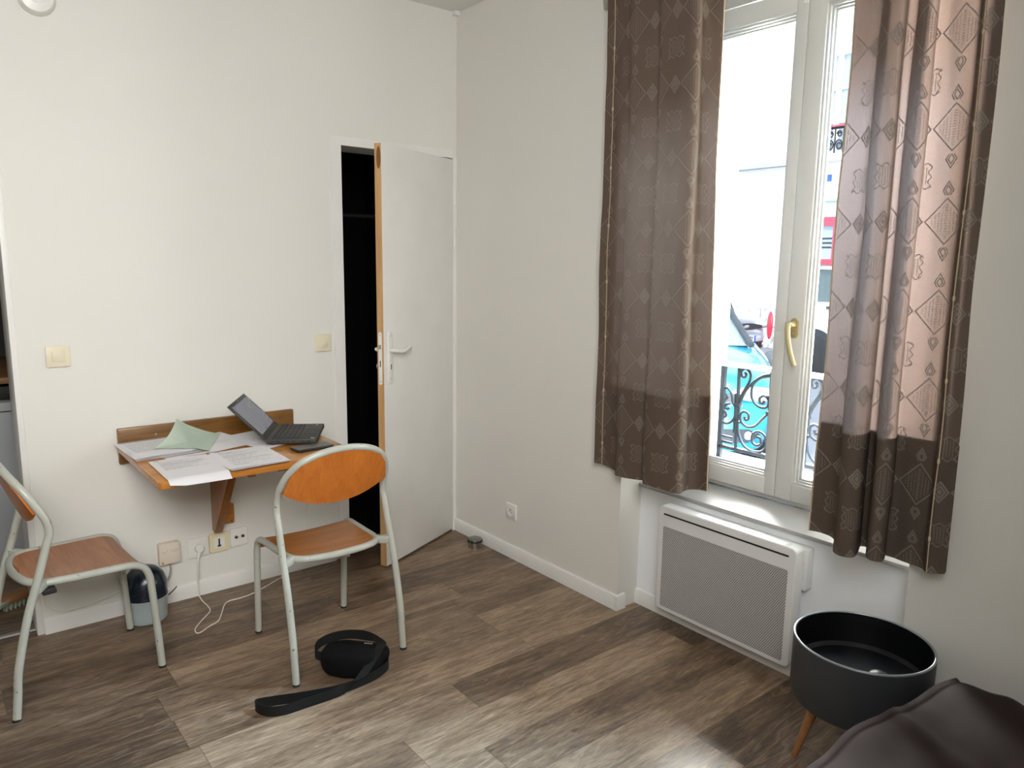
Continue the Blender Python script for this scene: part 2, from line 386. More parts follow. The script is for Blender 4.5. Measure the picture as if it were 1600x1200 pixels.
class G:
    def __init__(s): s.v = []; s.f = []; s.uvs = {}
    def add(s, vs, fs, uv=None):
        b = len(s.v)
        s.v += [Vector(p) for p in vs]; s.f += [tuple(i+b for i in f) for f in fs]
        if uv:
            for i, q in enumerate(uv): s.uvs[b+i] = q
        return s
    def box(s, x0, x1, y0, y1, z0, z1):
        x0, x1 = min(x0, x1), max(x0, x1); y0, y1 = min(y0, y1), max(y0, y1); z0, z1 = min(z0, z1), max(z0, z1)
        return s.add([(x0,y0,z0),(x1,y0,z0),(x1,y1,z0),(x0,y1,z0),(x0,y0,z1),(x1,y0,z1),(x1,y1,z1),(x0,y1,z1)],
                     [(3,2,1,0),(4,5,6,7),(0,1,5,4),(1,2,6,5),(2,3,7,6),(3,0,4,7)])
    def obox(s, o, u, w, n, lu, lw, ln):
        """box from corner o along vectors u, w, n"""
        o, u, w, n = Vector(o), Vector(u)*lu, Vector(w)*lw, Vector(n)*ln
        vs = [o, o+u, o+u+w, o+w]; vs += [p+n for p in vs]
        fl = [(3,2,1,0),(4,5,6,7),(0,1,5,4),(1,2,6,5),(2,3,7,6),(3,0,4,7)]
        if u.cross(w).dot(n) < 0: fl = [tuple(reversed(f)) for f in fl]
        return s.add(vs, fl)
    def prism(s, poly, axis, t0, t1):
        """poly of 2-D points extruded along axis; axis x: (y,z), y: (x,z), z: (x,y)"""
        k = len(poly)
        mk = {'x': lambda p, t: (t, p[0], p[1]), 'y': lambda p, t: (p[0], t, p[1]), 'z': lambda p, t: (p[0], p[1], t)}[axis]
        vs = [mk(p, t0) for p in poly]+[mk(p, t1) for p in poly]
        fs = [tuple(range(k)), tuple(reversed(range(k, 2*k)))]
        fs += [(i, i+k, (i+1) % k+k, (i+1) % k) for i in range(k)]
        return s.add(vs, fs)
    def tube(s, P, r, seg=12, closed=False, n=0):
        P = [Vector(p) for p in P]
        if n: P = crom(P, n, closed)
        rr = r if callable(r) else (lambda t: r)
        L = len(P); T = []
        for i in range(L):
            if closed: d = P[(i+1) % L]-P[i-1]
            else: d = P[min(i+1, L-1)]-P[max(i-1, 0)]
            T.append(d.normalized() if d.length > 1e-9 else Vector((0, 0, 1)))
        up = Vector((0, 0, 1)) if abs(T[0].z) < .9 else Vector((1, 0, 0))
        A = (up-T[0]*up.dot(T[0])).normalized(); vs = []
        for i in range(L):
            A = (A-T[i]*A.dot(T[i]))
            A = A.normalized() if A.length > 1e-6 else T[i].orthogonal().normalized()
            B = T[i].cross(A); q = rr(i/max(1, L-1))
            vs += [P[i]+A*q*math.cos(2*PI*k/seg)+B*q*math.sin(2*PI*k/seg) for k in range(seg)]
        fs = []
        for i in range(L if closed else L-1):
            j = (i+1) % L
            fs += [(i*seg+k, i*seg+(k+1) % seg, j*seg+(k+1) % seg, j*seg+k) for k in range(seg)]
        if not closed: fs += [tuple(reversed(range(seg))), tuple(range((L-1)*seg, L*seg))]
        return s.add(vs, fs)
    def lathe(s, prof, c=(0, 0, 0), seg=40, axis='z', close=True):
        vs = []; c = Vector(c)
        for r, h in prof:
            for k in range(seg):
                a_, b_ = r*math.cos(2*PI*k/seg), r*math.sin(2*PI*k/seg)
                vs.append(c+Vector({'z': (a_, b_, h), 'x': (h, a_, b_), 'y': (b_, h, a_)}[axis]))
        n = len(prof)
        fs = [(i*seg+k, i*seg+(k+1) % seg, (i+1)*seg+(k+1) % seg, (i+1)*seg+k) for i in range(n-1) for k in range(seg)]
        if close: fs += [tuple(reversed(range(seg))), tuple(range((n-1)*seg, n*seg))]
        return s.add(vs, fs)
    def grid(s, nu, nv, fn, uvf=None, wrap=False):
        vs = [fn(i/nu, j/nv) for j in range(nv+1) for i in range(nu+1)]
        fs = [(j*(nu+1)+i, j*(nu+1)+i+1, (j+1)*(nu+1)+i+1, (j+1)*(nu+1)+i) for j in range(nv) for i in range(nu)]
        uv = [(uvf or (lambda a_, b_: (a_, b_)))(i/nu, j/nv) for j in range(nv+1) for i in range(nu+1)]
        return s.add(vs, fs, uv)
    def ellip(s, c, r, seg=20, rings=12, e=1.0):
        c = Vector(c); vs = []; fs = []
        sg = lambda q: math.copysign(abs(q)**e, q)
        for j in range(1, rings):
            th = PI*j/rings
            for k in range(seg):
                ph = 2*PI*k/seg
                vs.append(c+Vector((r[0]*sg(math.sin(th))*sg(math.cos(ph)), r[1]*sg(math.sin(th))*sg(math.sin(ph)), r[2]*sg(math.cos(th)))))
        vs += [c+Vector((0, 0, r[2])), c-Vector((0, 0, r[2]))]
        t, b = len(vs)-2, len(vs)-1
        for j in range(rings-2):
            fs += [(j*seg+k, (j+1)*seg+k, (j+1)*seg+(k+1) % seg, j*seg+(k+1) % seg) for k in range(seg)]
        fs += [(t, k, (k+1) % seg) for k in range(seg)]
        fs += [(b, (rings-2)*seg+(k+1) % seg, (rings-2)*seg+k) for k in range(seg)]
        return s.add(vs, fs)
    def ribbon(s, P, Wd, t, n=6):
        """strap: path P, width vectors Wd (one per point), thickness t"""
        P2 = crom(P, n); W2 = crom(Wd, n); L = len(P2); vs = []
        for i in range(L):
            d = (P2[min(i+1, L-1)]-P2[max(i-1, 0)]).normalized(); w = W2[i]; nn = d.cross(w).normalized()*t/2
            vs += [P2[i]-w/2-nn, P2[i]+w/2-nn, P2[i]+w/2+nn, P2[i]-w/2+nn]
        fs = [(i*4+k, i*4+(k+1) % 4, (i+1)*4+(k+1) % 4, (i+1)*4+k) for i in range(L-1) for k in range(4)]
        fs += [(3, 2, 1, 0), tuple(range((L-1)*4, L*4))]
        return s.add(vs, fs)
    def build(s, name, mat, parent=None, bevel=0, seg=2, smooth=True, angle=38, local=False, xf=None):
        me = bpy.data.meshes.new(name)
        bm = bmesh.new(); vs = []
        inv = wm(parent).inverted() if (parent is not None and not local) else Matrix()
        for p in s.v: vs.append(bm.verts.new(inv @ ((xf @ p) if xf else p)))
        bm.verts.index_update()
        uvl = bm.loops.layers.uv.new('UVMap') if s.uvs else None
        for f in s.f:
            try: fc = bm.faces.new([vs[i] for i in f])
            except ValueError: continue
            if uvl:
                for lp, i in zip(fc.loops, f):
                    lp[uvl].uv = s.uvs.get(i, (0, 0))
        if not uvl: bmesh.ops.recalc_face_normals(bm, faces=bm.faces)
        if bevel:
            ed = [e for e in bm.edges if len(e.link_faces) == 2 and e.calc_face_angle(0) > math.radians(35)]
            bmesh.ops.bevel(bm, geom=ed, offset=bevel, segments=seg, profile=.5, affect='EDGES', clamp_overlap=True)
        for f in bm.faces: f.smooth = smooth
        for e in bm.edges:
            if len(e.link_faces) == 2 and e.calc_face_angle(0) > math.radians(angle): e.smooth = False
        bm.to_mesh(me); bm.free()
        o = bpy.data.objects.new(name, me); COL.objects.link(o)
        if mat is not None: me.materials.append(mat)
        if parent is not None: o.parent = parent
        return o

def tag(o, label, cat, group=None, kind=None):
    o['label'] = label; o['category'] = cat
    if group: o['group'] = group
    if kind: o['kind'] = kind
    return o
def thing(name, label, cat, loc=(0, 0, 0), rz=0, group=None):
    o = bpy.data.objects.new(name, None); COL.objects.link(o); o.empty_display_size = .1
    o.location = loc; o.rotation_euler = (0, 0, rz)
    return tag(o, label, cat, group)
def struct(name, g, mat, parent=None, label=None, **k):
    o = g.build(name, mat, parent, **k)
    if parent is None:
        o['kind'] = 'structure'
        if label: o['label'] = label
    return o
def rrect(w, h, r, n=5):
    pts = []
    for cx, cy, a0 in ((w/2-r, h/2-r, 0), (-w/2+r, h/2-r, 90), (-w/2+r, -h/2+r, 180), (w/2-r, -h/2+r, 270)):
        for k in range(n+1):
            t = math.radians(a0+90*k/n); pts.append((cx+r*math.cos(t), cy+r*math.sin(t)))
    return pts
def shift(poly, dx, dy): return [(p[0]+dx, p[1]+dy) for p in poly]

# ------------------------------------------------------------------ room shell
ZC = 2.74
JX = -2.018                       # free end of the back wall at the kitchenette opening
DX0, DX1, DZ = -.656, -.026, 2.026  # closet doorway
struct('floor', G().box(-4.2, .5, -4.2, 1.7, -.1, 0), M['floor'], smooth=False)
struct('ceiling', G().box(-4.2, .5, -4.2, 1.7, ZC, ZC+.1), M['ceil'], smooth=False)
g = G().box(JX+.02, DX0, 0, .2, 0, ZC).box(DX1, .5, 0, .2, 0, ZC).box(DX0, DX1, 0, .2, DZ, ZC).box(-3.0, JX+.02, 0, .2, 2.52, ZC).box(-4.2, -3.0, 0, .2, 0, ZC)
struct('wall_back', g, M['wall'], smooth=False)
WY0, WY1 = -1.24, -2.425          # window recess, left and right edges
g = (G().box(0, .5, WY0, 0, 0, ZC).box(0, .5, -4.2, WY1, 0, ZC).box(0, .5, WY1, WY0, 2.56, ZC))
struct('wall_right', g, M['wall_r'], smooth=False)
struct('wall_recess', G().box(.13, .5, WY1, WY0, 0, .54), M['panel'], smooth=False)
struct('wall_left', G().box(-4.3, -4.2, -4.2, 1.7, 0, ZC), M['wall_r'], smooth=False)
struct('wall_front', G().box(-4.2, .5, -4.3, -4.2, 0, ZC), M['wall_r'], smooth=False)
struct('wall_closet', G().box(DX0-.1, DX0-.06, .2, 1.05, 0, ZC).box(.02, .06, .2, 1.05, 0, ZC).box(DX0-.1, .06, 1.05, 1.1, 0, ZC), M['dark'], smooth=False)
struct('floor_closet_shade', G().box(DX0-.06, .02, .2, 1.05, 0, .004), M['dark'], smooth=False)  # dark sheet laid over the floor to paint the closet's shade
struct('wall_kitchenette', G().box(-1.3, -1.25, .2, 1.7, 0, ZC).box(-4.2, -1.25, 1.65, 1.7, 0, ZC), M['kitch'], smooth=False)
# skirting boards
pf = [(0, 0), (-.013, 0), (-.013, .056), (-.008, .066), (0, .068)]
struct('baseboard_back', G().prism(pf, 'x', -1.992, -.735), M['trim2'], bevel=0)
struct('baseboard_right', G().prism([(-y_ if False else y_, z_) for y_, z_ in pf], 'y', 0, WY0+.002), M['trim2'])
struct('baseboard_reveal', G().prism([(WY0-.0, 0), (WY0-.013, 0), (WY0-.013, .056), (WY0-.008, .066), (WY0, .068)], 'x', -.013, .045), M['trim2'])
struct('baseboard_recess', G().prism([(.13+q, w_) for q, w_ in pf], 'y', WY0, WY1), M['trim2'])
# jamb of the kitchenette opening, closet casing, metal threshold
struct('trim_1', G().box(JX, JX+.022, -.004, .205, 0, 2.52), M['trim'], bevel=.003)
struct('trim_2', G().box(DX0-.055, DX0, -.004, .0, 0, DZ+.04).box(DX0, DX1, -.004, .0, DZ, DZ+.04).box(DX1, -.0005, -.004, 0, 0, DZ), M['trim'], smooth=False)
struct('trim_3', G().prism([(.055, .0), (.085, 0), (.080, .006), (.060, .006)], 'x', -3.0, JX+.002), M['screw'])
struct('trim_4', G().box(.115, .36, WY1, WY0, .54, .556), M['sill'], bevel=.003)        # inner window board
struct('trim_5', G().box(-.03, -.0005, -.03, -.0005, 2.72, ZC), M['trim'])
# thin painted-over cable down the wall beside the closet
struct('trim_6', G().tube([(-.875, -.004, .60), (-.874, -.004, .40), (-.885, -.004, .2), (-.882, -.012, .07)], .0025, 6, n=6), M['trim'])

# ------------------------------------------------------------------ closet door (ajar)
door = bpy.data.objects.new('door_1', None); COL.objects.link(door); door['kind'] = 'structure'
door['label'] = 'narrow white flush door standing ajar before a dark closet'
door.location = (-.022, -.004, 0); door.rotation_euler = (0, 0, math.radians(23.7))
LW, LT = .610, .038     # leaf runs to local -x; room face at local y=0, back face at +LT
hz0, hz1 = .010, 2.018
leaf = G().box(-LW, 0, 0, LT, hz0, hz1).build('door_leaf', M['trim'], door, bevel=.0015, local=True)
G().box(-LW-.0015, -LW, .001, LT-.001, hz0, hz1).build('raw_edge', M['rawwood'], door, local=True)
kn = G()
kn.add([(-LW-.0022, .014+.012*math.cos(t), 1.955+.05*math.sin(t)) for t in [PI*2*k/16 for k in range(16)]], [tuple(range(16))])
kn.build('wood_knot', M['knot'], door, local=True)
g = G()
pl = shift(rrect(.019, .25, .0094), .019, 1.04)
g.prism(pl, 'x', -LW-.004, -LW-.0015)
lk = g.build('lock_plate', M['whiteplastic'], door, local=True)
G().box(-LW-.012, -LW-.004, .013, .025, 1.085, 1.105).build('latch_bolt', M['screw'], lk, local=True)
G().box(-LW-.0046, -LW-.004, .0165, .0215, 1.00, 1.03).build('bolt_slot', M['hole'], lk, local=True)
for zz in (1.15, .93): G().lathe([(.003, -LW-.0048), (.003, -LW-.004)], (0, .019, zz), 10, 'x').build('screw', M['screw'], lk, local=True)
for side, yy, dr in (('front', 0, -1), ('back', LT, 1)):
    g = G(); g.prism(shift(rrect(.034, .25, .0165), -LW+.045, 1.04), 'y', yy, yy+dr*.008)
    hp = g.build('handle_plate', M['whiteplastic'], door, bevel=.002, local=True)
    y1 = yy+dr*.045
    G().tube([(-LW+.045, yy, 1.075), (-LW+.045, y1-dr*.012, 1.075), (-LW+.052, y1, 1.075), (-LW+.075, y1+dr*.004, 1.070), (-LW+.11, y1, 1.074), (-LW+.145, y1-dr*.006, 1.084), (-LW+.165, y1-dr*.010, 1.084)],
             lambda t: .0095 if t < .8 else .0095-.02*(t-.8), 12, n=6).build('lever', M['whiteplastic'], hp, local=True)
    if side == 'front':
        G().box(-LW+.0425, -LW+.0475, -.0086, -.008, .985, 1.010).build('keyhole', M['hole'], hp, local=True)
        for zz in (1.145, .94): G().lathe([(.003, -.0088), (.003, -.008)], (-LW+.045, 0, zz), 10, 'y').build('screw', M['screw'], hp, local=True)
    else:
        G().tube([(-LW+.045+.013*math.cos(t), yy+.03, .995+.013*math.sin(t)) for t in [2*PI*k/16 for k in range(16)]], .0022, 6, closed=True).build('key_ring', M['screw'], hp, local=True)
for zz in (1.83, 1.62, .99, .25):
    G().tube([(.008, -.004, zz-.045), (.008, -.004, zz+.045)], .0065, 10).box(-.018, .008, -.0012, .0, zz-.04, zz).build('hinge', M['trim'], door, local=True)
# closet rail in the dark
t = thing('closet_rail', 'dark hanging rail with a small hook inside the closet', 'rail', (-.3, .55, 1.74))
G().tube([(-.715, .55, 1.74), (.02, .55, 1.74)], .012, 10).build('rod', M['rubber'], t)
G().tube([(-.56, .55, 1.755), (-.56, .55, 1.70), (-.555, .535, 1.68), (-.56, .52, 1.69)], .004, 8, n=5).build('hook', M['screw'], t)

# ------------------------------------------------------------------ window
win = bpy.data.objects.new('window_1', None); COL.objects.link(win); win['kind'] = 'structure'
win['label'] = 'white double casement window behind the two curtains'
win.location = (.36, -1.75, .556)
def frame_ring(g, x0, x1, y0, y1, z0, z1, wl, wr, wt, wb):
    g.box(x0, x1, y0, y0-wl, z0, z1); g.box(x0, x1, y1+wr, y1, z0, z1)
    g.box(x0, x1, y0-wl, y1+wr, z1-wt, z1); g.box(x0, x1, y0-wl, y1+wr, z0, z0+wb)
XW = .352
g = G(); frame_ring(g, .372, .44, WY0, WY1, .556, 2.56, .05, .05, .05, .028)
g.build('window_frame', M['pvc'], win, bevel=.003)
def sash(y0, y1, wl, wr, name_):
    z0, z1, wt, wb = .578, 2.50, .078, .070
    g = G(); frame_ring(g, XW, XW+.05, y0, y1, z0, z1, wl, wr, wt, wb)
    s = g.build('sash', M['pvc'], win, bevel=.004)
    py0, py1, pz0, pz1 = y0-wl, y1+wr, z0+wb, z1-wt
    g = G()
    for k, (d, xx) in enumerate(((.0, .008), (.007, .020), (.014, .032))):
        frame_ring(g, XW+xx, XW+xx+.012, py0-d, py1+d, pz0+d, pz1-d, .009, .009, .009, .009)
    g.build('glazing_bead', M['pvc'], s, bevel=.0015)
    G().box(XW+.036, XW+.040, py0, py1, pz0, pz1).build('pane', M['glass'], s, smooth=False)
    return s
sl = sash(-1.272, -1.744, .048, .046, 'l')
sr = sash(-1.7455, -2.395, .072, .05, 'r')
G().box(XW-.008, XW, -1.725, -1.744, 2.44, 2.46).build('hinge_cap', M['whiteplastic'], sl, bevel=.002)
hd = G().prism(shift(rrect(.030, .076, .0149), -1.783, 1.262), 'x', XW-.010, XW).build('window_handle', M['gold2'], sr, bevel=.002)
G().tube([(XW-.010, -1.783, 1.276), (XW-.042, -1.783, 1.276)], .011, 14).tube(
    [(XW-.046, -1.781, 1.284), (XW-.050, -1.782, 1.262), (XW-.052, -1.787, 1.225), (XW-.050, -1.797, 1.18), (XW-.046, -1.810, 1.138), (XW-.044, -1.817, 1.122)],
    lambda t: .0115-.002*t, 12, n=6).build('lever', M['gold'], hd)
G().lathe([(.004, XW-.0115), (.004, XW-.010)], (0, -1.783, 1.242), 10, 'x').build('screw', M['screw'], hd)

# ------------------------------------------------------------------ curtains
def curtain(name, label, prof, z0, z1, top_shift, seed):
    t = thing(name, label, 'curtain', (prof[0][1], (prof[0][0]+prof[-1][0])/2, z0), 0, 'embroidered curtains at the window')
    P = crom([(p[1], p[0], 0) for p in prof], 7); n = len(P)-1
    S = [0]
    for i in range(n): S.append(S[-1]+(P[i+1]-P[i]).length)
    yref = prof[0][0]
    def fn(off, za, zb):
        def f(u, v):
            i = min(n, int(round(u*n))); p = P[i]; z = za+(zb-za)*v; h = (z-z0)/(z1-z0)
            y = yref+(p.y-yref)*(1-top_shift[0]*h)+top_shift[1]*h
            amp = 1.0-.25*h
            xm = -.07; x = xm+(p.x-xm)*amp
            d = mnoise.noise(Vector((S[i]*9+seed, z*1.7, seed)))*.010+mnoise.noise(Vector((S[i]*30+seed, z*6, 3.0)))*.0028
            d2 = mnoise.noise(Vector((S[i]*6+seed, z*2.2, 9.0)))*.007
            zz = z
            if v == 0: zz = z+.006*math.sin(S[i]*14+seed)
            return (x+d+off, y+d2, zz)
        return f
    uvf = lambda za, zb: (lambda u, v: (S[min(n, int(round(u*n)))]*1.0+seed, za+(zb-za)*v))
    c = G().grid(n, 90, fn(0, z0, z1), uvf(z0, z1)).build('cloth', M['curtain_l' if seed < 5 else 'curtain'], t, angle=180)
    G().grid(n, 22, fn(.006, z0+.004, 1.012), uvf(z0, 1.012)).build('folded_hem', M['hemcloth'], t, angle=180)
    for u in ((.06,) if seed < 5 else (.93,)):
        i = int(u*n)
        pts = [Vector(fn(-.003, z0+.003, z1)(i/n, v/60)) for v in range(61)]
        g = G().tube(pts, .0016, 6)
        for k in range(3, 60, 7): g.ellip(pts[k], (.004, .004, .009), 8, 6)
        g.build('beaded_cord', M['piping'], t)
    e0 = [Vector(fn(0, z0, z1)(0 if seed > 5 else 1, v/60)) for v in range(61)]
    G().tube(e0, .0022, 6).build('edge_seam', M['piping'], t)
    return t
LP = [(-1.135,-.06),(-1.18,-.05),(-1.25,-.058),(-1.278,-.066),(-1.288,-.088),(-1.34,-.100),(-1.41,-.090),(-1.440,-.074),(-1.446,-.092),(-1.47,-.118),(-1.54,-.128),(-1.605,-.120),(-1.628,-.092),(-1.612,-.05),(-1.606,-.01),(-1.628,.014),(-1.662,.018)]
RP = [(-2.130,-.055),(-2.165,-.045),(-2.205,-.05),(-2.235,-.09),(-2.25,-.135),(-2.285,-.155),(-2.316,-.135),(-2.305,-.085),(-2.292,-.05),(-2.31,-.045),(-2.33,-.08),(-2.345,-.12),(-2.372,-.142),(-2.397,-.12),(-2.385,-.075),(-2.375,-.05),(-2.40,-.042),(-2.44,-.045),(-2.48,-.05),(-2.50,-.075),(-2.515,-.08),(-2.545,-.06)]
curtain('curtain', 'taupe embroidered curtain gathered at the left of the window over the radiator', LP, .645, 2.585, (.06, 0), 2.0)
curtain('curtain', 'taupe embroidered curtain at the right of the window above the round tub table', RP, .635, 2.585, (.06, -.012), 8.0)
t = thing('curtain_rod', 'grey metal curtain rod on wall brackets above both curtains', 'curtain rod', (-.07, -1.8, 2.6))
G().tube([(-.07, -1.06, 2.60), (-.07, -2.66, 2.60)], .011, 12).build('rod', M['steel'], t)
for yy in (-1.072, -2.63):
    G().prism([(0, 2.50), (-.012, 2.505), (-.020, 2.56), (-.085, 2.585), (-.085, 2.615), (0, 2.63)], 'y', yy-.012, yy+.012).build('bracket', M['steel'], t, bevel=.002)

# ------------------------------------------------------------------ radiator
t = thing('radiator', 'white electric panel radiator with perforated front under the window', 'radiator', (.06, -1.735, .08))
ry0, ry1, rz0, rz1 = -1.427, -2.042, .077, .525
yc, zc = (ry0+ry1)/2, (rz0+rz1)/2
g = G().prism(shift(rrect(ry0-ry1, rz1-rz0, .022), yc, zc), 'x', .031, .085)
sh_ = g.build('shell', M['rad'], t, bevel=.006, seg=3)
G().prism(shift(rrect(ry0-ry1-.055, .345, .006), yc, rz0+.019+.345/2), 'x', .0295, .033).build('front_grille', M['grille'], t)
G().box(.0285, .034, ry0-.028, ry1+.028, rz1-.036, rz1-.030).build('air_slot', M['hole'], t)
G().box(.085, .13, ry0-.05, ry1-.012, .36, rz1-.012).box(.085, .13, ry0-.08, ry1+.04, .12, .36).build('rear_casing', M['rad'], t, bevel=.004)
G().prism([(ry1+.035+.012*math.cos(a_), 0) for a_ in ()] or shift(rrect(.03, .018, .008), 0, 0), 'z', 0, .0015).build('control_button', M['silver'], t, xf=Matrix.Translation((.058, ry1+.045, rz1)))
G().tube([(.10, ry1+.045, .16), (.11, ry1+.012, .13), (.116, ry1-.01, .10), (.117, ry1-.012, .035)], .004, 8, n=6).build('power_cord', M['cable'], t)

# ------------------------------------------------------------------ sockets and switches on the walls
def plate(t, x, z, w=.083, h=.083, mat='cream', d=.010, y=0):
    return G().prism(shift(rrect(w, h, .006), x, z), 'y', y-d, y).build('plate', M[mat], t, bevel=.003)
def switch(name, x, z, label):
    t = thing(name, label, 'light switch', (x, 0, z))
    plate(t, x, z)
    G().box(x-.024, x+.024, -.0108, -.010, z-.024, z+.024).build('rocker_gap', M['ivory'], t)
    G().prism([(-.0105, z-.021), (-.0135, z-.021), (-.0165, z+.021), (-.0105, z+.021)], 'x', x-.021, x+.021).build('rocker', M['cream'], t, bevel=.001)
switch('light_switch', -1.867, 1.113, 'cream square light switch at the left above the desk')
switch('light_switch', -.772, 1.104, 'cream square light switch beside the closet doorway')
t = thing('junction_box', 'beige plastic terminal box with yellow warning triangle low on the wall', 'junction box', (-1.515, 0, .235))
x0, x1, z0, z1 = -1.560, -1.474, .187, .280
G().prism([(x0, z0), (x1, z0), (x1, z1-.006), (x1-.006, z1), (x0+.006, z1), (x0, z1-.006)], 'y', -.034, 0).build('box_cover', M['beige'], t, bevel=.003)
G().add([(x0+.005, -.0345, z0+.006), (x0+.019, -.0345, z0+.006), (x0+.012, -.0345, z0+.018)], [(0, 1, 2)]).build('warning_triangle', M['warn'], t)
G().add([(x0+.0108, -.0349, z0+.008), (x0+.0132, -.0349, z0+.008), (x0+.0128, -.0349, z0+.014), (x0+.0112, -.0349, z0+.014)], [(0, 1, 2, 3)]).build('warning_bolt', M['hole'], t)
g = G()
for k, (a_, b_) in enumerate(((.042, .082), (.050, .078))): g.box(x0+a_, x0+b_, -.0346, -.034, z0+.062-.008*k, z0+.0632-.008*k)
g.tube([(x0+.012, -.034, z0+.060), (x0+.022, -.034, z0+.052), (x0+.034, -.034, z0+.064)], .0006, 5)
g.build('printed_mark', M['cable_g'], t)
G().tube([(-1.517, -.016, .187), (-1.515, -.020, .155), (-1.528, -.026, .12), (-1.556, -.032, .096), (-1.60, -.022, .085)], .0042, 8, n=6).build('outlet_cable', M['cable_g'], t)
def socket(t, x, z, mat='whiteplastic', face='y'):
    pass
t = thing('power_socket', 'white wall power socket under the desk holding the charger plug', 'wall socket', (-1.392, 0, .225))
plate(t, -1.392, .225, .090, .090, 'whiteplastic')
G().lathe([(.025, -.0115), (.0235, -.0115), (.021, -.0105)], (-1.392, 0, .225), 28, 'y', False).build('socket_ring', M['whiteplastic'], t)
t = thing('charger_cable', 'white plug with thin white cable trailing across the floor', 'cable', (-1.392, -.02, .0))
G().lathe([(.0185, -.0115), (.0195, -.020), (.0185, -.034), (.014, -.038)], (-1.392, 0, .225), 28, 'y').tube(
    [(-1.392, -.028, .215), (-1.400, -.032, .196), (-1.405, -.034, .168)], lambda q: .0095-.005*q, 10, n=4).build('plug', M['whiteplastic'], t)
G().tube([(-1.405, -.034, .172), (-1.408, -.036, .12), (-1.410, -.034, .06), (-1.412, -.042, .022), (-1.408, -.085, .004), (-1.404, -.14, .0028), (-1.412, -.20, .0028),
          (-1.462, -.262, .0028), (-1.505, -.318, .0028), (-1.514, -.356, .0028), (-1.500, -.366, .0028), (-1.455, -.335, .0028), (-1.411, -.309, .0028), (-1.374, -.24, .0028), (-1.345, -.180, .0028), (-1.315, -.151, .0028), (-1.26, -.150, .0028), (-1.205, -.138, .0028), (-1.12, -.095, .0028), (-1.03, -.045, .0028)], .0026, 8, n=8).build('cord', M['cable'], t)
t = thing('telephone_socket', 'yellowed square telephone socket with a black T-shaped slot', 'wall socket', (-1.302, 0, .228))
plate(t, -1.302, .228, .084, .090, 'ivory')
G().box(-1.326, -1.278, -.0112, -.010, .203, .253).build('insert', M['whiteplastic'], t)
G().box(-1.3055, -1.2985, -.0125, -.0112, .214, .246).box(-1.310, -1.294, -.0125, -.0112, .209, .216).build('slot', M['hole'], t)
t = thing('aerial_socket', 'white square aerial socket with two round coax holes', 'wall socket', (-1.212, 0, .233))
plate(t, -1.212, .233, .080, .088, 'whiteplastic')
for dx in (-.014, .016):
    c = G().lathe([(.0075, -.016), (.0075, -.010)], (-1.212+dx, 0, .236), 16, 'y').build('coax_port', M['brassy'], t)
    G().lathe([(.004, -.0165), (.004, -.016)], (-1.212+dx, 0, .236), 12, 'y').build('port_hole', M['hole'], c)
t = thing('power_socket', 'white wall power socket low on the window wall above the skirting', 'wall socket', (0, -.505, .245))
G().prism(shift(rrect(.082, .082, .005), -.505, .245), 'x', -.010, 0).build('plate', M['whiteplastic'], t, bevel=.003)
G().lathe([(.024, -.0125), (.020, -.0125), (.0185, -.0102), (0.0001, -.0102)], (0, -.505, .245), 28, 'x', False).build('socket_cup', M['whiteplastic'], t)
G().lathe([(.0028, -.0108), (.0028, -.0100)], (0, -.515, .245), 10, 'x').lathe([(.0028, -.0108), (.0028, -.0100)], (0, -.495, .245), 10, 'x').lathe([(.003, -.013), (.003, -.0100)], (0, -.505, .255), 10, 'x').build('contact_holes', M['hole'], t)
t = thing('smoke_detector', 'round white smoke detector on the wall at the top left corner', 'smoke detector', (-1.842, 0, 2.415))
G().lathe([(.060, 0), (.060, -.018), (.052, -.034), (.030, -.040), (.0001, -.041)], (-1.842, 0, 2.415), 40, 'y').build('housing', M['whiteplastic'], t)
G().lathe([(.027, -.0405), (.026, -.0425), (.0001, -.043)], (-1.842, 0, 2.418), 30, 'y').build('test_button', M['whiteplastic'], t)
o = G().tube([(-1.994, -.016, .20), (-1.992, -.016, .165), (-1.978, -.016, .122), (-1.94, -.017, .090), (-1.90, -.017, .082), (-1.81, -.016, .090), (-1.725, -.016, .108), (-1.66, -.010, .112)], .0035, 8, n=8).build('telephone_cable', M['cable'])
tag(o, 'thin white cable sagging along the skirting behind the left chair', 'cable')

# ------------------------------------------------------------------ wall desk
desk = thing('wall_desk', 'varnished pine folding wall desk with single triangular bracket', 'desk', (-1.31, -.02, .3))
TX0, TX1, TY1, TZ = -1.688, -.936, -.668, .735
G().box(-1.684, -.938, -.024, 0, .655, .803).build('back_board', M['desk_d'], desk, bevel=.005)
G().prism([(TX0, -.026), (TX0, TY1+.012), (TX0+.012, TY1), (TX1-.05, TY1), (TX1, TY1+.05), (TX1, -.026)], 'z', TZ-.026, TZ).build('table_top', M['desk'], desk, bevel=.004)
G().prism([(-.024, .296), (-.055, .290), (-.345, .69), (-.345, TZ-.026), (-.024, TZ-.026)], 'x', -1.333, -1.297).build('bracket', M['bracket'], desk, bevel=.003)
pb = G().box(-1.325, -1.232, -.024, 0, .312, .400).build('wall_block', M['desk'], desk, bevel=.004)
for x_, z_ in ((-1.246, .324),): G().lathe([(.005, -.0252), (.005, -.024)], (x_, 0, z_), 12, 'y').build('screw', M['screw'], pb)
for x_ in (-1.54, -1.005): G().lathe([(.005, -.0255), (.005, -.024)], (x_, 0, .765), 12, 'y').build('screw', M['screw'], desk)
for a_, b_, c_ in ((-1.375, -1.345, .014), (-1.26, -1.20, .010)): G().box(a_, b_, TY1+.02, TY1+.055, TZ-.026-c_, TZ-.026).build('under_catch', M['desk_d'], desk, bevel=.003)

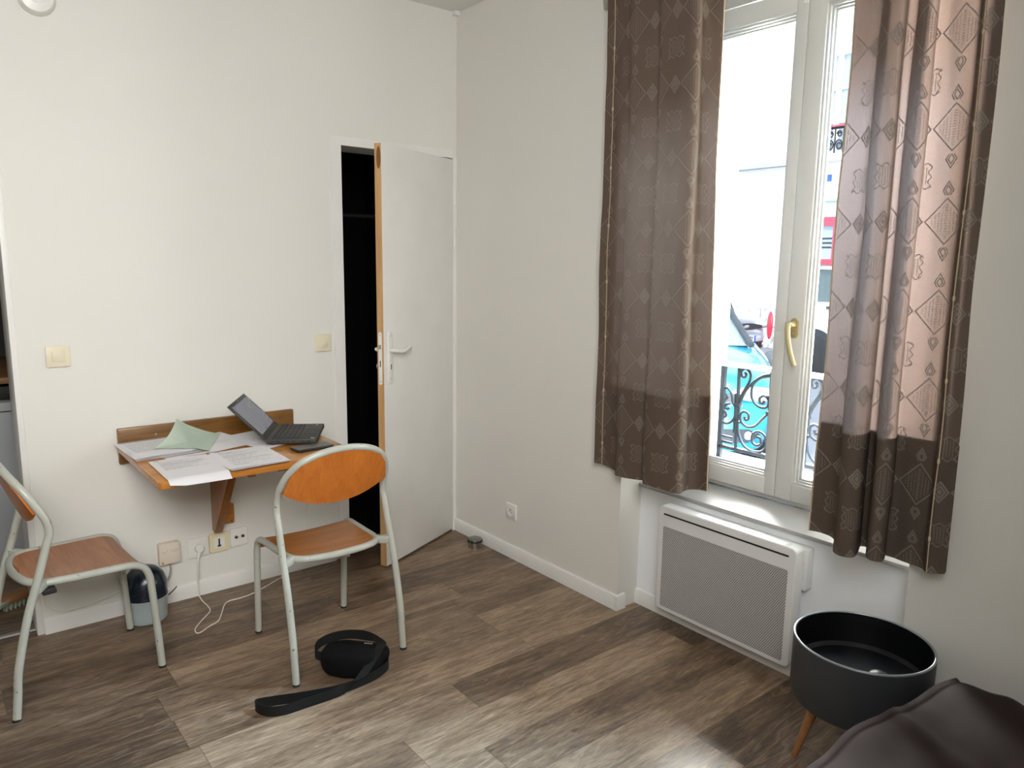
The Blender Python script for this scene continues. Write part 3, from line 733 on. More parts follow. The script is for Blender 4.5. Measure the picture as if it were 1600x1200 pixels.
# ------------------------------------------------------------------ papers
def sheet(name, label, cx, cy, rot, z, mat, w=.21, h=.297, bend=None, group='papers spread over the wall desk'):
    """A4 sheet; uv v runs up the page (local +y)"""
    R = Matrix.Rotation(rot, 3, 'Z'); n_, m_ = 12, 18
    def f(u, v):
        p = R @ Vector(((u-.5)*w, (v-.5)*h, 0))
        q = Vector((cx+p.x, cy+p.y, z))
        q.z += mnoise.noise(Vector((q.x*9, q.y*9, cx*10)))*.0012+.0012
        if bend: q = bend(u, v, q)
        return q
    o = G().grid(n_, m_, f).build(name, M[mat], angle=180)
    return tag(o, label, 'paper', group)
z = TZ+.0006
for k in range(5):
    sheet('paper_sheet', 'white sheet in the stack at the left end of the desk, beneath the topmost page', -1.585-.002*k+.004*random.random(), -.180, math.radians(3+random.uniform(-2, 2)), z+.0024*k, 'p5', group='stacked sheets on the desk')
sheet('paper_sheet', 'printed form with a black header topmost on the stack at the left end', -1.578, -.186, math.radians(4), z+.0125, 'p4', group='stacked sheets on the desk')
sheet('paper_sheet', 'white sheet with brown stripe poking out before the paper stack', -1.50, -.215, math.radians(7), z+.0008, 'p6')
sheet('paper_sheet', 'white printed sheet lying behind the green form near the back board', -1.345, -.196, math.radians(14), z+.003, 'p5')
def droop(u, v, q):
    d = TY1-q.y
    if d > -.06: q.z += .0012*min(1, (d+.06)/.06)
    if d > .004: e = d-.004; q.z -= e*.45+e*e*2.5; q.y += e*.10
    if v < .12 and u < .25: q.z += (.25-u)*(.12-v)*.25
    return q
sheet('paper_sheet', 'printed letter hanging over the left front edge of the desk', -1.553, -.545, math.radians(-1), z+.0045, 'p1', w=.208, h=.33, bend=droop)
def droop2(u, v, q):
    if v < .08: q.z += .004*(1-v/.08)
    return q
sheet('paper_sheet', 'white page just showing beneath the printed letter at the desk centre', -1.345, -.538, math.radians(3), z+.003, 'p5', bend=droop2)
sheet('paper_sheet', 'printed letter lying flat at the front centre of the desk', -1.327, -.532, math.radians(-1), z+.0055, 'p2', w=.222, bend=droop2)
sheet('paper_sheet', 'white printed page under the laptop nearest the back board', -1.11, -.175, math.radians(-76), z+.0005, 'p5')
sheet('paper_sheet', 'printed page poking out to the left from under the laptop', -1.125, -.290, math.radians(-71), z+.0022, 'p3')
BL, BR, TR, TL = Vector((-1.603, -.224, .7535)), Vector((-1.425, -.345, .7425)), Vector((-1.285, -.06, .7425)), Vector((-1.462, -.055, .818))
def gf(u, v):
    p = (BL*(1-u)+BR*u)*(1-v)+(TL*(1-u)+TR*u)*v
    k = max(0, v-u)
    flat = BL.z*(1-u)*(1-v)+BR.z*(1-(1-u)*(1-v))
    lift = (TL.z-.7425)*(k**1.6)
    q = Vector((p.x, p.y-.03*math.sin(PI*v)*(1-u), max(flat if k < .3 else .7425, .7425)+lift+.010*math.sin(PI*u)*v*(1-u)))
    e = min(1, max(0, (-1.42-p.x)/.05)); e = e*e*(3-2*e)
    q.z = .7425+.0110*e+lift+.008*math.sin(PI*u)*v*(1-u)
    return q
o = G().grid(16, 22, gf).build('green_form', M['green_p'], angle=180)
tag(o, 'pale green carbon form curling up against the desk back board', 'paper', 'papers spread over the wall desk')

# ------------------------------------------------------------------ laptop and phone
th = 1.035; U = Vector((math.cos(th), math.sin(th), 0)); Wv = Vector((math.sin(th), -math.cos(th), 0)); Zv = Vector((0, 0, 1))
O = Vector((-1.205, -.380, .7635)); LL, LD, LH = .299, .202, .019
lap = thing('laptop', 'small black laptop open with its screen tilted far back', 'laptop', (-1.05, -.3, TZ))
G().obox(O-Zv*LH, U, Wv, Zv, LL, LD, LH).build('base', M['lap'], lap, bevel=.003)
for a_, b_ in ((.02, .02), (LL-.02, .02), (.02, LD-.02), (LL-.02, LD-.02)):
    p = O+U*a_+Wv*b_-Zv*LH
    G().lathe([(.009, -.0045), (.009, 0)], p, 12).build('foot', M['rubber'], lap)
g = G(); kr = O+U*.016+Wv*.020+Zv*.0002
for r in range(6):
    x_ = 0.0; n_ = 14; kw = (LL-.032)/n_; kh = .0175 if r else .011
    y_ = .0 if r == 0 else .013+(r-1)*.0192
    c_ = 0
    while c_ < n_:
        span = 5 if (r == 5 and c_ == 4) else 1
        g.obox(kr+U*(c_*kw+.0012)+Wv*y_, U, Wv, Zv, kw*span-.0024, kh-.0015, .0022); c_ += span
kb = g.build('keyboard', M['lapd'], lap, bevel=.0006, seg=1)
G().ellip(kr+U*.13+Wv*.060+Zv*.002, (.0035, .0035, .003), 10, 8).build('pointing_nub', M['red'], kb)
G().obox(O+U*.095+Wv*.148+Zv*.0001, U, Wv, Zv, .095, .044, .0008).build('touchpad', M['lapd'], lap, bevel=.0004, seg=1)
G().obox(O+U*.095+Wv*.137+Zv*.0001, U, Wv, Zv, .095, .009, .0014).build('pad_buttons', M['lapd'], lap, bevel=.0004, seg=1)
G().obox(O+U*.262+Wv*.168+Zv*.0002, (U+Wv*.35).normalized(), Wv, Zv, .022, .004, .0004).build('corner_badge', M['silver'], lap)
G().obox(O+U*.012+Wv*.176+Zv*.0002, U, Wv, Zv, .010, .016, .0004).build('palm_sticker', M['silver'], lap)
for k, (a_, w_) in enumerate(((.016, .012), (.040, .016), (.064, .010), (.082, .010), (.102, .014), (.142, .010), (.166, .012))):
    G().obox(O-U*.0006+Wv*a_-Zv*.0125, Wv, Zv, U, w_, .006, .001).build('side_port', M['hole'], lap)
av = 2.359; Lv = (Zv*math.sin(av)+Wv*math.cos(av)); Nv = U.cross(Lv).normalized()   # Nv: screen outward normal
if Nv.dot(Wv) < 0: Nv = -Nv
H0 = O+Wv*.003-Zv*.002
G().obox(H0-Nv*.008, U, Lv, Nv, LL, .205, .008).build('lid', M['bezel'], lap, bevel=.002)
scn = G().obox(H0+U*.014+Lv*.028+Nv*.0001, U, Lv, Nv, LL-.028, .160, .0006).build('screen', M['screen'], lap)
G().ellip(H0+U*(LL/2)+Lv*.197+Nv*.0004, (.002, .002, .002), 8, 6).build('webcam', M['silver'], lap)
for a_ in (.03, LL-.07): G().tube([H0+U*a_-Zv*.002, H0+U*(a_+.04)-Zv*.002], .005, 10).build('hinge', M['bezel'], lap)
ph = thing('smartphone', 'black smartphone lying on the desk in front of the laptop', 'phone', (-1.068, -.522, TZ), math.radians(4))
pz = TZ+.0006
G().prism(rrect(.160, .078, .010), 'z', 0.0006, .0125).build('shell', M['phone'], ph, bevel=.002, local=True)
G().prism(rrect(.152, .071, .008), 'z', .0125, .0129).build('screen', M['phone_s'], ph, local=True)
G().box(-.045, -.020, -.0395, -.0388, .004, .0065).build('side_button', M['lapd'], ph, local=True)

# ------------------------------------------------------------------ chairs
def make_chair(label, loc, rz, seatmat, backmat, bumper):
    t = thing('school_chair', label, 'chair', loc, rz, 'tube framed school chairs')
    R = .0128
    half = [(.217, -.232, 0), (.217, -.222, .09), (.217, -.213, .174), (.216, -.175, .341), (.215, -.136, .464), (.214, -.106, .566), (.213, -.094, .606), (.212, -.100, .648),
            (.207, -.124, .70), (.190, -.150, .748), (.152, -.178, .792), (.085, -.198, .822)]
    path = half+[(0, -.203, .832)]+[(-x_, y_, z_) for x_, y_, z_ in reversed(half)]
    G().tube(path, R, 14, n=7).build('back_frame', M['tube'], t, local=True)
    # seat frame: front leg, bend, side rail, loop round the back of the seat
    h2 = [(.187, .232, 0), (.187, .222, .18), (.187, .213, .315), (.187, .207, .365), (.187, .190, .400), (.186, .155, .416), (.184, .10, .419), (.180, 0, .421), (.176, -.075, .424), (.166, -.120, .426), (.130, -.155, .428), (.065, -.172, .429)]
    p2 = h2+[(0, -.176, .429)]+[(-x_, y_, z_) for x_, y_, z_ in reversed(h2)]
    G().tube(p2, R, 14, n=7).build('seat_frame', M['tube'], t, local=True)
    # plywood seat lying inside the loop, rolled down at the front
    edge = crom([(q[0]-.0105, q[1], q[2]) for q in h2[3:]]+[(0, -.1655, .429)], 6)
    edge = [Vector((max(0, e.x), e.y+(.0105 if e.y < -.15 else 0), e.z)) for e in edge]
    nn = len(edge)
    def sf(off):
        def f(u, v):
            e = edge[min(nn-1, int(round(v*(nn-1))))]; s_ = 2*u-1
            dip = -.006*(1-s_*s_)
            # keep the front roll: follow the tube bend
            nz = Vector((0, 0, 1)) if e.y < .14 else Vector((0, max(0, min(1, (e.y-.14)/.06)), max(.15, 1-(e.y-.14)/.06))).normalized()
            return Vector((e.x*s_, e.y, e.z+dip+.006))+nz*off
        return f
    g = G().grid(14, nn-1, sf(.0)); g2 = G().grid(14, nn-1, sf(-.009))
    b = len(g.v); g.v += g2.v; g.f += [tuple(reversed([i+b for i in f])) for f in g2.f]
    rim = [i for i in range(15)]+[15*j+14 for j in range(1, nn)]+[15*(nn-1)+i for i in range(13, -1, -1)]+[15*j for j in range(nn-2, 0, -1)]
    g.f += [(rim[k], rim[k]+b, rim[(k+1) % len(rim)]+b, rim[(k+1) % len(rim)]) for k in range(len(rim))]
    g.uvs = {}
    g.build('seat', seatmat, t, local=True, angle=60)
    # lens shaped plywood back set inside the arch
    up = crom([(x_, y_, z_) for x_, y_, z_ in half[7:]]+[(0, -.203, .832)], 8)
    up = [Vector((max(0, p.x-.008), p.y, p.z-.004 if p.x < .15 else p.z)) for p in up]
    def ytop(z_):
        best = min(up, key=lambda p: abs(p.z-z_)); return best.y
    def xtop(x_):
        return min(up, key=lambda p: abs(p.x-abs(x_)))
    W_ = .203
    def bf(off):
        def f(u, v):
            x_ = (2*u-1)*W_; tp = xtop(x_)
            lo = .612+.062*(abs(2*u-1)**2.2)
            hi = max(tp.z, lo+.001)
            z_ = lo+(hi-lo)*v
            k = (z_-.606)/(.832-.606); yy = -.094-.109*max(0, k)**.95
            yy -= .030*(1-(2*u-1)**2)*(1-v*.75)
            return (x_, yy+off, z_)
        return f
    g = G().grid(24, 12, bf(.004)); g2 = G().grid(24, 12, bf(-.004)); b = len(g.v)
    g.v += g2.v; g.f = [tuple(reversed(f)) for f in g.f]+[tuple(i+b for i in f) for f in g2.f]
    rim = [i for i in range(25)]+[25*j+24 for j in range(1, 13)]+[25*12+i for i in range(23, -1, -1)]+[25*j for j in range(11, 0, -1)]
    g.f += [(rim[k], rim[(k+1) % len(rim)], rim[(k+1) % len(rim)]+b, rim[k]+b) for k in range(len(rim))]
    g.uvs = {}
    g.build('backrest', backmat, t, local=True, angle=60)
    for s_ in (-1, 1):
        G().prism([(s_*.160, -.128), (s_*.172, -.100), (s_*.218, -.132), (s_*.214, -.158)], 'z', .410, .438).build('lug', M['tube'], t, bevel=.004, local=True)
        G().lathe([(.0132, -.0), (.0132, .008)], (s_*.217, -.232, 0), 14).build('foot_cap', M['rubber'], t, local=True)
        G().lathe([(.0132, -.0), (.0132, .008)], (s_*.187, .232, 0), 14).build('foot_cap', M['rubber'], t, local=True)
    if bumper:
        G().box(.150, .205, -.125, -.085, .394, .412).build('rubber_bumper', M['rubber'], t, bevel=.003, local=True)
    return t
make_chair('grey tube school chair with orange plywood seat pulled up before the desk', (-1.126, -.732, 0), math.radians(-.6), M['ply_s'], M['ply_o'], False)
make_chair('grey tube school chair with worn tan seat at the left edge, turned sideways', (-1.932, -.372, 0), math.radians(-85.5), M['ply_r'], M['ply_o'], True)

# ------------------------------------------------------------------ dehumidifier, door stop
t = thing('moisture_absorber', 'dark blue domed moisture absorber on a milky cup behind the left chair', 'dehumidifier', (-1.637, -.102, 0))
cx, cy = -1.637, -.102
G().lathe([(.072, 0), (.078, .006), (.081, .06), (.084, .112), (.082, .114), (.080, .06)], (cx, cy, 0), 44).build('cup', M['milky'], t)
G().lathe([(.085, .106), (.085, .125), (.084, .160), (.072, .195), (.050, .220), (.025, .231), (.0001, .234)], (cx, cy, 0), 44).build('dome', M['navy'], t)
g = G(); fd = Vector((-.35, -.93, .0)).normalized(); rt_ = Vector((fd.y, -fd.x, 0))*-1
def dome_pt(a_, b_):
    # a_: sideways angle, b_: height on the dome front
    zz = .168+b_; k = math.sqrt(max(0, 1-((zz-.115)/.12)**2)); r_ = .086*k+.0006
    d = Matrix.Rotation(a_, 3, 'Z') @ fd
    return Vector((cx+d.x*r_, cy+d.y*r_, zz))
for k in range(12):
    t0 = 2*PI*k/12
    pts = [dome_pt(-(.10+.5*q)*math.cos(t0+.9*q), (.008+.040*q)*math.sin(t0+.9*q)) for q in (0, .25, .5, .75, 1)]
    g.tube(pts, .0022, 6, n=3)
g.build('swirl_slots', M['hole'], t)
G().tube([(cx+.086, cy-.01, .085), (cx+.10, cy-.02, .10), (cx+.118, cy-.022, .118)], .0022, 6, n=3).build('pull_string', M['hole'], t)
t = thing('door_stop', 'round steel door stop with black rubber ring against the skirting', 'door stop', (-.068, -.278, 0))
G().lathe([(.036, 0), (.036, .030)], (-.068, -.278, 0), 36).lathe([(.037, .040), (.036, .047), (.030, .050), (.0001, .0505)], (-.068, -.278, 0), 36).build('body', M['steel'], t)
G().lathe([(.036, .029), (.040, .031), (.0405, .036), (.038, .041)], (-.068, -.278, 0), 36).build('rubber_ring', M['rubber'], t)

# ------------------------------------------------------------------ shoulder bag
t = thing('shoulder_bag', 'small black nylon shoulder bag lying on the floor with its strap spread', 'bag', (-1.13, -.975, 0))
C0 = Vector((-1.133, -.982, 0)); e1 = Vector((.70, -.714, 0)).normalized(); e2 = Vector((e1.y*-1, e1.x, 0))
def bagpt(u, v):
    a_ = 2*PI*u; k = v
    def sgp(q, e): return math.copysign(abs(q)**e, q)
    th_ = PI*(k-.5)
    rx, ry_ = .118, .092
    x_ = rx*sgp(math.cos(th_), .45)*sgp(math.cos(a_), .55); y_ = ry_*sgp(math.cos(th_), .45)*sgp(math.sin(a_), .55)
    z_ = .046+.046*sgp(math.sin(th_), .6)
    z_ *= 1-.22*(y_/ry_)
    x_ *= 1+.10*(y_/ry_)
    n_ = mnoise.noise(Vector((x_*14, y_*14, z_*14)))*.006
    p = C0+e1*(x_+n_)+e2*(y_+n_)
    return Vector((p.x, p.y, max(.0, z_+n_*(1 if z_ > .02 else 0))))
g = G().grid(40, 20, bagpt); g.uvs = {}
g.build('body', M['fabric_b'], t, angle=180)
Wz = Vector((0, 0, .036))
sp = [(-1.205, -.905, .035), (-1.236, -.885, .05), (-1.222, -.868, .072), (-1.176, -.872, .088), (-1.113, -.905, .098), (-1.058, -.962, .097), (-1.040, -1.024, .092), (-1.074, -1.070, .094), (-1.124, -1.100, .072), (-1.174, -1.116, .042), (-1.227, -1.110, .020), (-1.279, -1.118, .020), (-1.366, -1.112, .019), (-1.452, -1.104, .019), (-1.500, -1.070, .019), (-1.512, -1.018, .019), (-1.462, -1.030, .019), (-1.374, -1.066, .019), (-1.302, -1.090, .019), (-1.236, -1.106, .019), (-1.17, -1.108, .02), (-1.10, -1.10, .022), (-1.035, -1.068, .024), (-1.030, -1.02, .03), (-1.052, -.985, .04)]
wd = []
for i, p in enumerate(sp):
    if 6 <= i <= 9: wd.append(Vector((.027, -.020, .006)))
    else: wd.append(Wz.copy())
G().ribbon(sp, wd, .0022, 7).build('strap', M['strap_b'], t)
p = C0+e1*.045+e2*.045+Zv*.080
lg = G()
for k in range(7): lg.obox(p+e1*(.0045*k-.016)-e2*.003, e1, e2, Zv, .0030, .004 if k % 3 else .006, .0008)
lg.build('logo_print', M['silver'], t)
G().tube([C0+e1*(-.10)+e2*(-.055)+Zv*.072, C0+e1*(.0)+e2*(-.062)+Zv*.094, C0+e1*(.095)+e2*(-.06)+Zv*.074], .002, 6, n=8).build('zip', M['strap_b'], t)

# ------------------------------------------------------------------ round tub table
t = thing('tub_side_table', 'charcoal round tub side table on splayed wooden legs by the bed', 'side table', (-.215, -2.405, 0))
px, py, pr, pt_, pb_ = -.212, -2.405, .190, .42, .232
G().lathe([(pr-.030, pb_), (pr-.006, pb_+.006), (pr, pb_+.02), (pr, pt_-.002), (pr-.002, pt_)], (px, py, 0), 72, close=False).add([(px+(pr-.030)*math.cos(2*PI*k/72), py+(pr-.030)*math.sin(2*PI*k/72), pb_) for k in range(72)], [tuple(range(72))]).build('tub_wall', M['tub'], t)
G().lathe([(pr-.007, pt_), (pr-.009, .325), (pr-.02, .315), (.0001, .315)], (px, py, 0), 72, close=False).build('tub_lining', M['tub_in'], t)
G().tube([(px+(pr-.0035)*math.cos(2*PI*k/72), py+(pr-.0035)*math.sin(2*PI*k/72), pt_) for k in range(72)], .0036, 8, closed=True).build('rim', M['rim'], t)
G().lathe([(.020, .315), (.021, .322), (.019, .332), (.026, .342), (.025, .352), (.014, .358), (.0001, .359)], (px-.018, py-.062, 0), 28).build('centre_knob', M['tub_in'], t)
for a_ in (112, 232, 352):
    d = Vector((math.cos(math.radians(a_)), math.sin(math.radians(a_)), 0))
    if a_ == 352: d = Vector((math.cos(math.radians(-25)), math.sin(math.radians(-25)), 0))
    p0 = Vector((px, py, pb_+.002))+d*.115; p1 = Vector((px, py, 0))+d*.165
    if a_ == 112: p0, p1 = Vector((-.335, -2.345, .245)), Vector((-.285, -2.262, 0))
    G().tube([p1, p0], lambda q: .0085+.008*q, 14).build('leg', M['tubleg'], t)

# ------------------------------------------------------------------ bed and blanket
bx0, bx1, by0, by1, bz = -2.10, -.190, -3.62, -2.60, .42
bed = thing('bed', 'low single bed hidden under the brown blanket beside the right wall', 'bed', (-1.2, -3.1, 0))
G().box(bx0+.05, bx1-.04, by0+.04, by1-.10, .16, bz-.03).build('mattress', M['mattress'], bed, bevel=.03, seg=3)
G().box(bx0+.05, bx1-.04, by0+.04, by1-.10, .10, .16).build('bed_base', M['rubber'], bed, bevel=.005)
for a_ in (bx0+.1, bx1-.1):
    for b_ in (by0+.1, by1-.16): G().lathe([(.02, 0), (.025, .10)], (a_, b_, 0), 14).build('leg', M['tubleg'], bed)
def blk(u, v):
    # u along x, v along y; borders drape down
    eu, ev = .06, .10
    x_ = bx0+(bx1-bx0)*min(1, max(0, (u-eu)/(1-2*eu))); y_ = by0+(by1-by0)*min(1, max(0, (v-ev)/(1-2*ev)))
    edge_y = by1+.018-.085*((x_-bx0)/(bx1-bx0)-.4)+.014*math.sin(x_*7)+.006*math.sin(x_*19+1)
    if v > .5: y_ = by0+(edge_y-by0)*min(1, max(0, (v-ev)/(1-2*ev)))
    z_ = bz
    for q, e_ in ((u, eu), (1-u, eu), (v, ev), (1-v, ev)):
        if q < e_: z_ = min(z_, bz-.32*(1-q/e_)**1.0)
        elif q < e_*1.6: z_ -= .012*(1-(q-e_)/(e_*.6))**2
    s_ = (x_*.83+y_*.55); tt = (-x_*.55+y_*.83)
    if z_ > bz-.03:
        w = mnoise.noise(Vector((s_*1.6, tt*6.5, 1.0)))*.009+mnoise.noise(Vector((s_*5+3, tt*13, 5.0)))*.008+mnoise.noise(Vector((s_*11, tt*24, 2.0)))*.0025
        w += .010*math.exp(-((tt+1.92+.12*math.sin(s_*5))/.030)**2)+.008*math.exp(-((tt+2.03-.10*s_)/.026)**2)
        z_ += w
    else:
        y_ += .012*math.sin(x_*22+2*z_*9)*(1 if v > .5 else 0)
    return (x_, y_, z_)
o = G().grid(150, 110, blk)
o.uvs = {}
o = o.build('blanket', M['blanket'], angle=180)
tag(o, 'crumpled dark brown blanket spread over the bed at the lower right', 'blanket')
if o.data.polygons[len(o.data.polygons)//2].normal.z < 0: o.data.flip_normals()

# ------------------------------------------------------------------ kitchenette glimpsed past the wall end
fr = thing('fridge', 'grey-white low fridge glimpsed through the opening at the left edge', 'fridge', (-2.2, 1.0, 0))
G().box(-2.62, -1.75, .74, 1.30, .06, .83).build('cabinet', M['fridge'], fr, bevel=.006)
G().box(-2.60, -1.77, .77, 1.30, 0, .06).build('plinth', M['hole'], fr)
G().box(-2.11, -2.082, .71, .74, .66, .72).build('handle', M['rubber'], fr, bevel=.004)
G().box(-2.62, -1.75, .736, .74, .785, .79).build('door_seam', M['tub'], fr)
o = G().box(-2.62, -1.75, .80, 1.30, .83, .895).build('black_slab', M['hole'], bevel=.006); tag(o, 'black slab standing on the fridge at the left edge', 'black_slab')  # plain black slab in the gap between fridge and shelf
o = G().box(-2.8, -1.302, .76, 1.64, .912, .942).build('kitchen_shelf', M['shelfwood'], bevel=.003); tag(o, 'brown wooden shelf board above the black slab', 'shelf')
br = thing('scrubbing_brush', 'wooden brush with pale green bristles on the floor behind the left chair', 'brush', (-2.045, .36, 0), math.radians(25))
G().box(-.075, .085, -.032, .032, .03, .062).build('brush_block', M['brushwood'], br, bevel=.006, local=True)
g = G()
for i in range(9):
    for j in range(5):
        x_, y_ = -.072+.004*j, -.028+.007*i
        g.tube([(x_+.01, y_, .036+.004*j), (x_-.045, y_*1.4, .028+.003*j), (x_-.10-.006*((i*3+j) % 4), y_*2.1, .004+.003*j)], lambda q: .0042-.001*q, 6)
for i in range(8):
    for j in range(4):
        x_, y_ = -.06+.018*i, -.022+.0148*j
        g.tube([(x_, y_, .033), (x_-.006, y_*1.15, .003)], .0042, 6)
g.build('bristles', M['bristle'], br, local=True)

# ------------------------------------------------------------------ outside: ironwork and shutter
o = G().box(.44, .66, WY1, WY0, .52, .556).box(.5, .70, -2.9, -.9, .56, .615).build('outer_sill', M['grey_stone'], smooth=False); tag(o, 'grey stone ledge outside below the window panes', 'window ledge', kind='structure')
sh = thing('folded_shutter', 'cream louvred shutter folded against the outer window reveal', 'shutter', (.5, -1.30, .62))
G().box(.445, .60, -1.300, -1.245, .62, 2.56).build('shutter_leaf', M['shutter'], sh, bevel=.004)
G().box(.60, .612, -1.304, -1.240, .62, 2.56).build('shutter_stile', M['handrail'], sh, bevel=.002)
XR = .56
rail = thing('window_railing', 'grey wrought iron guard rail with scrolls outside the window', 'railing', (XR, -1.8, .62))
G().box(XR-.022, XR+.022, -2.42, -1.325, 1.048, 1.066).build('handrail', M['handrail'], rail, bevel=.003)
G().box(XR-.010, XR+.010, -2.42, -1.325, .668, .684).build('bottom_bar', M['iron'], rail, bevel=.002)
def spiral(c, r0, r1, a0, turns, n=26):
    return [(XR, c[0]+(r0+(r1-r0)*k/n)*math.cos(a0+2*PI*turns*k/n), c[1]+(r0+(r1-r0)*k/n)*math.sin(a0+2*PI*turns*k/n)) for k in range(n+1)]
def yz(P): return [(XR, p[0], p[1]) for p in P]
def panel(off):
    """one repeat of the scrollwork, .333 m wide"""
    r = .0062; g = G()
    T_ = lambda P: [(p[0], p[1]+off, p[2]) for p in P]
    def tb(P, n=6, rr=r): g.tube(T_(P), rr, 8, n=n)
    tb([(XR, -1.408, 1.05), (XR, -1.413, .68)], 0, .0085); tb([(XR, -1.398, .93), (XR, -1.400, .75)], 0, .006)
    tb([(XR, -1.570, 1.05), (XR, -1.576, .68)], 0, .0085)
    tb(yz([(-1.412, .90), (-1.440, .950), (-1.464, .998), (-1.464, 1.030), (-1.440, 1.047), (-1.419, 1.033), (-1.422, 1.012), (-1.438, 1.008), (-1.445, 1.022), (-1.436, 1.029)]))
    tb(yz([(-1.566, 1.034), (-1.527, 1.024), (-1.491, 1.000), (-1.452, .955), (-1.424, .896), (-1.417, .845)]))
    tb(yz([(-1.566, 1.030), (-1.515, 1.014), (-1.480, .976), (-1.479, .927), (-1.505, .894), (-1.540, .886), (-1.562, .900), (-1.562, .925), (-1.540, .940), (-1.520, .927), (-1.522, .908), (-1.538, .906), (-1.541, .920)]))
    tb(yz([(-1.568, .870), (-1.540, .838), (-1.505, .800), (-1.468, .789), (-1.434, .806), (-1.428, .838), (-1.446, .855), (-1.468, .847), (-1.470, .826), (-1.455, .818), (-1.448, .832)]))
    tb(yz([(-1.416, .79), (-1.426, .745), (-1.452, .704), (-1.495, .685), (-1.545, .692), (-1.566, .726), (-1.556, .765), (-1.524, .778), (-1.496, .760), (-1.496, .728), (-1.518, .714), (-1.540, .728), (-1.535, .750), (-1.520, .752)]))
    tb(yz([(-1.408, .86), (-1.385, .885), (-1.375, .925), (-1.350, .948), (-1.326, .935), (-1.322, .905), (-1.338, .892), (-1.354, .905), (-1.346, .920)]))
    tb(yz([(-1.408, .84), (-1.385, .80), (-1.355, .785), (-1.325, .798), (-1.322, .828), (-1.344, .838), (-1.354, .822), (-1.344, .812)]))
    tb(yz([(-1.372, .88), (-1.352, .872), (-1.344, .858), (-1.360, .852), (-1.368, .862)]))
    tb(yz([(-1.396, .70), (-1.35, .70), (-1.322, .704)])); tb(yz([(-1.396, .725), (-1.35, .725), (-1.322, .728)]))
    for y_, z_ in ((-1.411, .88), (-1.412, .80), (-1.571, .94), (-1.573, .87)): g.box(XR-.012, XR+.012, y_+off-.013, y_+off+.013, z_-.006, z_+.006)
    return g.build('scroll_panel', M['iron'], rail)
for k in (0, 1, 2): panel(-.333*k)
for y_ in (-1.328, -2.40): G().box(XR-.01, XR+.01, y_-.01, y_+.01, .62, 1.055).build('end_post', M['iron'], rail)

# ------------------------------------------------------------------ outside: street and houses
SZ = -.15
struct('ground_street', G().box(.5, 40, -25, 40, SZ-.2, SZ), M['asphalt'], smooth=False, label='grey asphalt street outside the window')
o = G().box(.5, 1.0, -12, 20, SZ, -.02).build('pavement', M['pave'], smooth=False); tag(o, 'narrow grey pavement strip below the window', 'pavement', kind='structure')
bd = thing('street_house_facade', 'sunlit pale stone house front across the street', 'building', (11.0, 3, SZ))
g = G().box(11.0, 14, -14, 22, SZ, 13)
fw = g.build('wall', M['facade'], bd, smooth=False)
G().box(10.86, 11.0, 4.62, 22, 3.36, 3.46).box(10.90, 11.0, -14, 22, 6.6, 6.8).build('ledge', M['grey_stone'], bd, smooth=False)
G().tube([(10.93, 6.22, 3.4), (10.93, 6.22, 7.5)], .045, 10).build('drainpipe', M['carblack'], bd)
G().tube([(10.93, 6.22, 4.88), (10.93, 6.22, 4.98)], .055, 10).build('pipe_collar', M['handrail'], bd)
wf = G(); frame_ring(wf, 10.95, 11.02, 4.16, 2.95, 3.50, 5.28, .09, .09, .10, .05)
for y_ in (3.96, 3.56, 3.14): wf.box(10.96, 11.02, y_-.045, y_+.045, 3.5, 5.2)
for z_ in (4.05, 4.62): wf.box(10.965, 11.02, 2.95, 4.16, z_-.025, z_+.025)
w2 = wf.build('window_frame', M['facade_w'], bd, smooth=False)
G().box(10.99, 11.005, 2.98, 4.12, 3.52, 5.2).build('pane', M['paleglass'], w2, smooth=False)
G().box(10.78, 10.98, 2.9, 4.25, 3.36, 3.48).build('window_sill', M['facade_w'], bd, smooth=False)
g = G(); rw = .012
g.box(10.80, 10.84, 2.92, 4.22, 3.90, 3.935)
for k in range(8):
    y_ = 4.12-.16*k; c1 = (y_, 3.62)
    g.tube([(10.82, y_+.07*math.cos(t_)*(1-t_/14), 3.62+.10*math.sin(t_)*(1-t_/14)) for t_ in [q*.4 for q in range(24)]], rw, 6)
    g.tube([(10.82, y_+.05*math.cos(t_)*(1-t_/14), 3.81+.06*math.sin(t_)*(1-t_/14)) for t_ in [q*.4 for q in range(24)]], rw, 6)
    g.tube([(10.82, y_-.08, 3.48), (10.82, y_-.08, 3.92)], rw, 6)
g.build('balcony_grille', M['iron'], bd)
G().box(10.78, 10.86, 2.90, 4.24, 3.935, 3.965).build('balcony_rail', M['reddoor'], bd, smooth=False)
G().box(10.93, 11.0, 2.4, 4.20, 2.38, 2.66).build('shop_board', M['greenboard'], bd, smooth=False)
G().box(10.90, 11.0, 2.3, 4.30, 2.66, 2.70).build('shop_cornice', M['grey_stone'], bd, smooth=False)
g = G(); frame_ring(g, 10.92, 11.0, 4.20, 3.70, SZ, 2.38, .06, .13, .16, .5); g.box(10.92, 11.0, 4.14, 3.83, 1.52, 1.62); g.box(10.92, 11.0, 3.70, 2.4, SZ, .6); g.box(10.92, 11.0, 3.70, 2.4, 2.2, 2.38)
rd = g.build('shop_door', M['reddoor'], bd, smooth=False)
g = G().box(10.96, 10.985, 4.14, 3.83, .4, 2.25)
g.build('shop_glass', M['paleglass'], rd, smooth=False)
for z_ in (1.98, 1.90, 1.82, 1.42, 1.34, 1.2): G().box(10.953, 10.96, 4.12, 3.86, z_, z_+.03).build('glass_stripe', M['carblack'], rd, smooth=False)
G().box(10.985, 11.0, 4.08, 3.98, 3.02, 3.14).build('house_number', M['plateblue'], bd, smooth=False)

